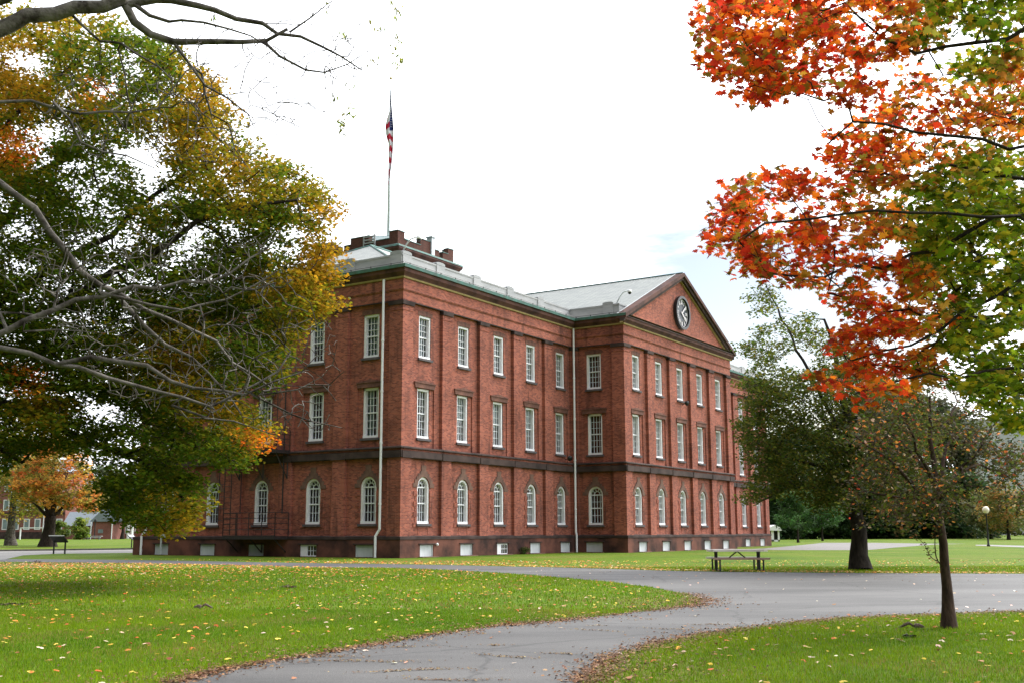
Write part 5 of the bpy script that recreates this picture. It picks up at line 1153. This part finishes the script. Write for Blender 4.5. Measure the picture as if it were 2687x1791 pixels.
# ------------------------------------------------------------------ globe lamp post
lx, ly = gnd(2594, 1432); lp = tag(empty('lamp_post', (lx, ly, 0)), 'black lamp post with a round cream globe on the far lawn', 'lamp post')
mb = MB(); mb.lathe([(.16,0),(.16,.12),(.10,.2),(.085,.6),(.065,3.0),(.10,3.04),(.12,3.12)], 10); o_ = mb.obj('post', M['black'], lp, True)
mb = MB(); mb.lathe([(.10,3.1),(.22,3.18),(.30,3.35),(.31,3.45),(.26,3.62),(.14,3.74),(.02,3.77)], 16); mb.obj('globe', mat('opal_globe', (.80, .74, .58), .3, .5), lp, True)
lx, ly = gx(249, 292); lp = tag(empty('lamp_post', (lx, ly, 0)), 'thin dark lamp post in front of the gabled shed', 'lamp post')
mb = MB(); mb.lathe([(.22,0),(.14,.4),(.12,4.4)], 8); mb.obj('post', M['black'], lp); mb = MB(); mb.lathe([(.12,4.4),(.35,4.6),(.3,5.1),(.05,5.3)], 8); mb.obj('lantern', M['black'], lp)
# goal frame on the far field
gx0 = at(53, 1400, 290); gl0 = tag(empty('goal_frame', (gx0[0], 290, 0)), 'white goal frame on the distant playing field', 'goal')
gw = at(124, 1400, 290)[0]-gx0[0]
for x in (0, gw):
    mb = MB(); mb.box(x-.14, x+.14, -.14, .14, 0, 3.0); mb.obj('post', M['white'], gl0)
mb = MB(); mb.box(-.14, gw+.14, -.14, .14, 2.86, 3.1); mb.obj('crossbar', M['white'], gl0)
mb = MB(); mb.tube([(gw*.8,0,2.9),(gw*.72,1.8,.1)], .06, 5); mb.obj('stay', M['galv'], gl0)
# far picnic benches
for px, d, w_, lab in ((214, 283, 2.2, 'small brown picnic bench by the yellow green bush'), (247, 283, 4.2, 'long pale picnic bench in front of the gabled shed')):
    x, y = gx(px, d); pb_ = tag(empty('picnic_bench', (x, y, 0)), lab, 'bench', 'distant picnic benches')
    mb = MB(); mb.box(-w_/2, w_/2, -.4, .4, .78, .88); mb.obj('table_top', M['tabletop'] if w_ < 3 else M['board'], pb_); mb = MB(); mb.box(-w_/2, w_/2, -1.0, -.7, .42, .52); mb.obj('bench', M['tabletop'] if w_ < 3 else M['board'], pb_)
    for s1 in (-1, 1): mb = MB(); mb.box(s1*w_*.35-.06, s1*w_*.35+.06, -.8, .5, 0, .78); mb.obj('leg', M['iron'], pb_)

# ------------------------------------------------------------------ squirrels
def squirrel(x, y, rz, label, bushy=True):
    T = tag(empty('squirrel', (x, y, 0), rz), label, 'squirrel', 'grey squirrels foraging on the lawns'); T.scale = (.66, .66, .66)
    me = bpy.data.meshes.new('body')
    V = [(0,0,.075),(.055,0,.085),(.105,0,.07),(.145,0,.055),(.175,0,.045),(-.045,0,.07), (.10,.03,.04),(.115,.035,.005),(.10,-.03,.04),(.115,-.035,.005), (-.03,.04,.045),(-.005,.05,.02),(.03,.052,.006),(-.03,-.04,.045),(-.005,-.05,.02),(.03,-.052,.006),(.138,.02,.082),(.138,-.02,.082)]
    E_ = [(0,1),(1,2),(2,3),(3,4),(0,5),(2,6),(6,7),(2,8),(8,9),(0,10),(10,11),(11,12),(0,13),(13,14),(14,15),(3,16),(3,17)]
    me.from_pydata(V, E_, []); me.materials.append(M['fur']); o = bpy.data.objects.new('body', me); COL.objects.link(o); o.parent = T
    o.modifiers.new('skin', 'SKIN'); ss = o.modifiers.new('sub', 'SUBSURF'); ss.levels = 2; ss.render_levels = 2
    rad = [.052,.048,.034,.028,.012,.046,.014,.008,.014,.008,.026,.016,.009,.026,.016,.009,.007,.007]
    import bmesh
    bm = bmesh.new(); bm.from_mesh(me); ly = bm.verts.layers.skin.verify()
    for v_, r_ in zip(bm.verts, rad): v_[ly].radius = (r_, r_); v_[ly].use_root = (v_.index == 0)
    bm.to_mesh(me); bm.free()
    tl = MB(); pts = [(-.06,0,.06),(-.10,0,.10),(-.15,0,.125),(-.20,0,.11),(-.26,0,.075),(-.32,0,.045),(-.36,0,.03)]
    tl.tube(pts, [.014,.028,.034,.034,.030,.022,.006], 10); t_ = tl.obj('tail', M['fur'], T, True)
    # loose fur on the tail
    n = 900; u = rng.uniform(0, 6, n); i = np.clip(u.astype(int), 0, 5); Pp = np.array(pts); p_ = Pp[i]+(Pp[i+1]-Pp[i])*(u-i)[:, None]; d = rng.normal(0, 1, (n, 3)); d[:, 0] -= 1.0; d /= np.linalg.norm(d, axis=1)[:, None]
    b0 = p_+d*.02; tip = b0+d*rng.uniform(.02, .035, (n, 1)); s_ = np.cross(d, [0, 0, 1.])*.0015
    facecloud('tail_fur', np.stack([b0-s_, b0+s_, tip], 1), vary(pick([(.20,.17,.15),(.12,.09,.075),(.30,.27,.25)], n)), M['litter'], t_)
    for y_ in (.019, -.019):
        e_ = MB(); e_.lathe([(.001,-.005),(.0045,0),(.001,.005)], 6, (.158, y_, .062)); e_.obj('eye', M['black'], T)
    return T
s1 = gnd(524, 1596); squirrel(s1[0], s1[1], math.pi+R(8), 'squirrel crouching with arched tail on the left lawn')
s2 = gnd(2405, 1649); squirrel(s2[0], s2[1], R(-15), 'squirrel with a flat tail left of the slender tree trunk')
# clumps of dead leaves and turf
def clump(x, y, r, h, label, n=70, pal=((.05,.03,.025),(.10,.06,.05),(.16,.11,.09))):
    P = rng.normal(0, 1, (n, 3))*[r*.5, r*.35, h*.3]; P[:, 2] = np.abs(P[:, 2])+.01
    o = leaves('leaf_clump', P, rng.uniform(.03, .05, n), vary(pick(pal, n)), SIMP, M['litter'], up=.35, curl=.6, loc=(x, y, 0)); tag(o, label, 'leaf clump', 'brown clumps on the grass', kind='stuff')
q_ = gnd(757, 1541); clump(*q_, .2, .10, 'brown clump of dead leaves on the middle of the left lawn', 60)
q_ = gnd(2385, 1672); clump(*q_, .08, .05, 'dark little clump of leaves in front of the squirrel by the trunk', 60, ((.03,.035,.02),(.06,.05,.03),(.05,.07,.02)))
q_ = gnd(95, 1475); clump(*q_, .3, .12, 'dark clump at the far left edge of the lawn beside the drive', 90)
q_ = gnd(22, 1586); clump(*q_, .35, .05, 'flat brown scrap of dead leaves at the left edge of the lawn', 60)

# ------------------------------------------------------------------ grass and fallen leaves (uncountable)
def frust(n, y0, y1, m=1.12, pw=1.0):
    u = rng.uniform(0, 1, n); y = np.sqrt(y0**2+(y1**2-y0**2)*u**pw); x = rng.uniform(-.475, .475, n)*y*m; return np.stack([x, y], 1)
def edge_dist(P, poly):
    d = np.full(len(P), 1e9)
    for i in range(len(poly)-1):
        a, b = np.array(poly[i]), np.array(poly[i+1]); ab = b-a; t = np.clip(((P-a)@ab)/(ab@ab+1e-9), 0, 1); d = np.minimum(d, np.linalg.norm(P-(a+t[:, None]*ab), axis=1))
    return d
def tone(P):
    s = lambda f, a, b: np.sin(P[:, 0]*f*a+np.sin(P[:, 1]*f*b)*1.3)*np.cos(P[:, 1]*f*a*.8+np.sin(P[:, 0]*f*b))
    return .5+.28*s(.45, 1, 1.3)+.18*s(1.7, 1.1, .7)+.1*s(4.3, .9, 1.2)
for nm, n, y0, y1, hh, ww in (('grass', 330000, 8.5, 21, .042, .0075), ('grass', 170000, 21, 46, .055, .020)):
    P = frust(n, y0, y1); P = P[~inpoly(P, road_np)]
    # keep off the trunk and off bare worn margins
    n = len(P); t_ = np.clip(tone(P), 0, 1); dirn = rng.uniform(0, 2*math.pi, n); hz = hh*rng.uniform(.5, 1.3, n)*(.75+.5*t_); lean_ = rng.uniform(.1, .8, n)*hz
    b0 = np.stack([P[:, 0], P[:, 1], np.zeros(n)], 1); dx, dy = np.cos(dirn), np.sin(dirn); w_ = ww*rng.uniform(.6, 1.2, n)
    sd = np.stack([-dy*w_/2, dx*w_/2, np.zeros(n)], 1); tipv = b0+np.stack([dx*lean_, dy*lean_, hz], 1)
    ca, cb2, cc2 = np.array([.056,.145,.004]), np.array([.19,.275,.007]), np.array([.24,.17,.06])
    c = ca+(cb2-ca)*np.clip(t_+rng.normal(0, .25, n), 0, 1)[:, None]; patch = np.clip(np.sin(P[:, 0]*.9+2.1*np.sin(P[:, 1]*.55))*np.cos(P[:, 1]*.75+1.4*np.sin(P[:, 0]*.6)), 0, 1); dry = rng.uniform(0, 1, n) < .05+.30*patch**2; c[dry] = cc2
    o = facecloud(nm, np.stack([b0-sd, b0+sd, tipv], 1), vary(c, .18), M['blade']); tag(o, 'short mown grass blades on the near lawns' if y0 < 10 else 'short mown grass farther off on the lawns', 'grass', kind='stuff')
LP = [(.62,.40,.05),(.70,.52,.10),(.60,.22,.05),(.55,.12,.04),(.60,.44,.30),(.62,.50,.38),(.40,.22,.10),(.30,.12,.06)]
def scatter(P, szr, pal, w, name, label, z=.03, up=.75, cat='fallen leaves', curl=.5):
    n = len(P); Q = np.stack([P[:, 0], P[:, 1], np.full(n, z)+rng.uniform(0, .015, n)], 1)
    o = leaves(name, Q, rng.uniform(*szr, n), vary(pick(pal, n, w), .18), SIMP, M['litter'], up=up, curl=curl); tag(o, label, cat, kind='stuff')
def thin_(P, k): return P[rng.uniform(0, 1, len(P)) < k]
P = frust(17000, 9.5, 62); P = P[~inpoly(P, road_np)]; P = P[~((P[:, 1] > 56) & (P[:, 0] > -8))]
P = thin_(P, .18+.62*np.clip(tone(P*2.3), 0, 1)*np.where(P[:, 0] < 0, 1, .8)); scatter(P, (.038, .068), LP, [3,2.6,3,2.8,1.2,.6,2.2,2], 'fallen_leaves', 'yellow, orange and pale leaves scattered over the lawns')
# a richer drift on the far part of the left lawn
P = np.stack([rng.uniform(-30, 6, 16000), rng.uniform(32, 58, 16000)], 1); P = P[~inpoly(P, road_np)]; P = P[(P[:, 1] < 57+P[:, 0]*.1)]; P = thin_(P, np.clip((P[:, 1]-30)/24, 0, 1)*np.clip((-P[:, 0]+8)/20, .1, 1)*(.4+.6*np.clip(tone(P*1.7), 0, 1)))
scatter(P, (.055, .09), [(.62,.22,.05),(.60,.12,.05),(.66,.42,.08),(.70,.5,.36),(.5,.2,.1)], [3,2.5,2,.8,1], 'fallen_leaves', 'drift of orange leaves along the far side of the left lawn')
# along the drive's far edge and under the table
fe2 = dens([tuple(p) for p in far_edge], 30); E1 = np.array(fe2)[rng.integers(0, len(fe2), 2600)]+np.stack([rng.normal(0, .5, 2600), np.abs(rng.normal(.05, .75, 2600))], 1); E1 = E1[~inpoly(E1, road_np)]; E1 = E1[E1[:, 0] > -9]
scatter(E1, (.045, .075), [(.60,.30,.06),(.55,.18,.06),(.45,.25,.09),(.65,.5,.2)], None, 'fallen_leaves', 'line of fallen leaves on the grass along the far edge of the drive')
# brown litter along the near edges of the drive
for nm, ed in (('left', left_lawn[9:]), ('right', right_lawn)):
    de = dens([tuple(p) for p in ed], 40); n = 9000; i = rng.integers(0, len(de), n); E1 = np.array(de)[i]; sg = 1; E1 = E1+rng.normal(0, 1, (n, 2))*np.where(rng.uniform(0, 1, n) < .75, .13, .36)[:, None]*np.clip(E1[:, 1:2]/18, .6, 1.3)
    E1 = E1[(tone(E1*3.1) > .32) | (rng.uniform(0, 1, len(E1)) < .35)]
    E2 = np.array(de)[rng.integers(0, len(de), 5200)]+rng.normal(0, 1, (5200, 2))*.75; E2 = E2[~inpoly(E2, road_np)]; E2 = E2[rng.uniform(0, 1, len(E2)) < np.clip(tone(E2*2.2)*1.2, 0, 1)]; E1 = np.r_[E1, E2]
    scatter(E1, (.012, .034), [(.16,.08,.045),(.24,.13,.07),(.30,.19,.11),(.10,.06,.04),(.45,.22,.08)], [3,3,2,2,.5], 'leaf_litter', 'crumbled brown leaf litter along the %s edge of the drive' % nm, z=.012, up=.6, cat='leaf litter')
# leaves and seed strings on the asphalt
P = frust(1500, 9.5, 44); P = P[inpoly(P, road_np)]; P = thin_(P, .3); scatter(P, (.04, .06), [(.66,.50,.38),(.62,.36,.22),(.70,.6,.5),(.45,.2,.1)], None, 'fallen_leaves', 'few pale leaves lying on the asphalt drive', z=.015)
lit = []
for cx0, cy0, L0 in ((1330,1722,60),(1480,1718,40),(960,1735,110),(870,1722,50),(1690,1625,25),(1560,1640,18),(1100,1760,120),(1180,1780,80),(1560,1655,40),(1750,1650,60),(1880,1640,70),(2050,1640,50),(1300,1690,30),(1250,1660,30),(820,1700,40),(1050,1700,70)):
    x_, y_ = gnd(cx0, cy0); n = int(L0*1.7); s_ = rng.normal(0, 1, n)*L0*.0034*y_/12; sl_ = rng.uniform(-.45, .25); lit.append(np.stack([x_+s_, y_+s_*sl_+rng.normal(0, .07, n)*(.4+np.abs(s_))+.14*np.sin(s_*3+L0)], 1))
P = np.concatenate(lit); P = P[inpoly(P, road_np)]; scatter(P, (.010, .024), [(.20,.12,.06),(.30,.22,.11),(.13,.08,.05)], None, 'leaf_litter', 'strings of brown seed litter on the near asphalt', z=.010, up=.7, cat='leaf litter')
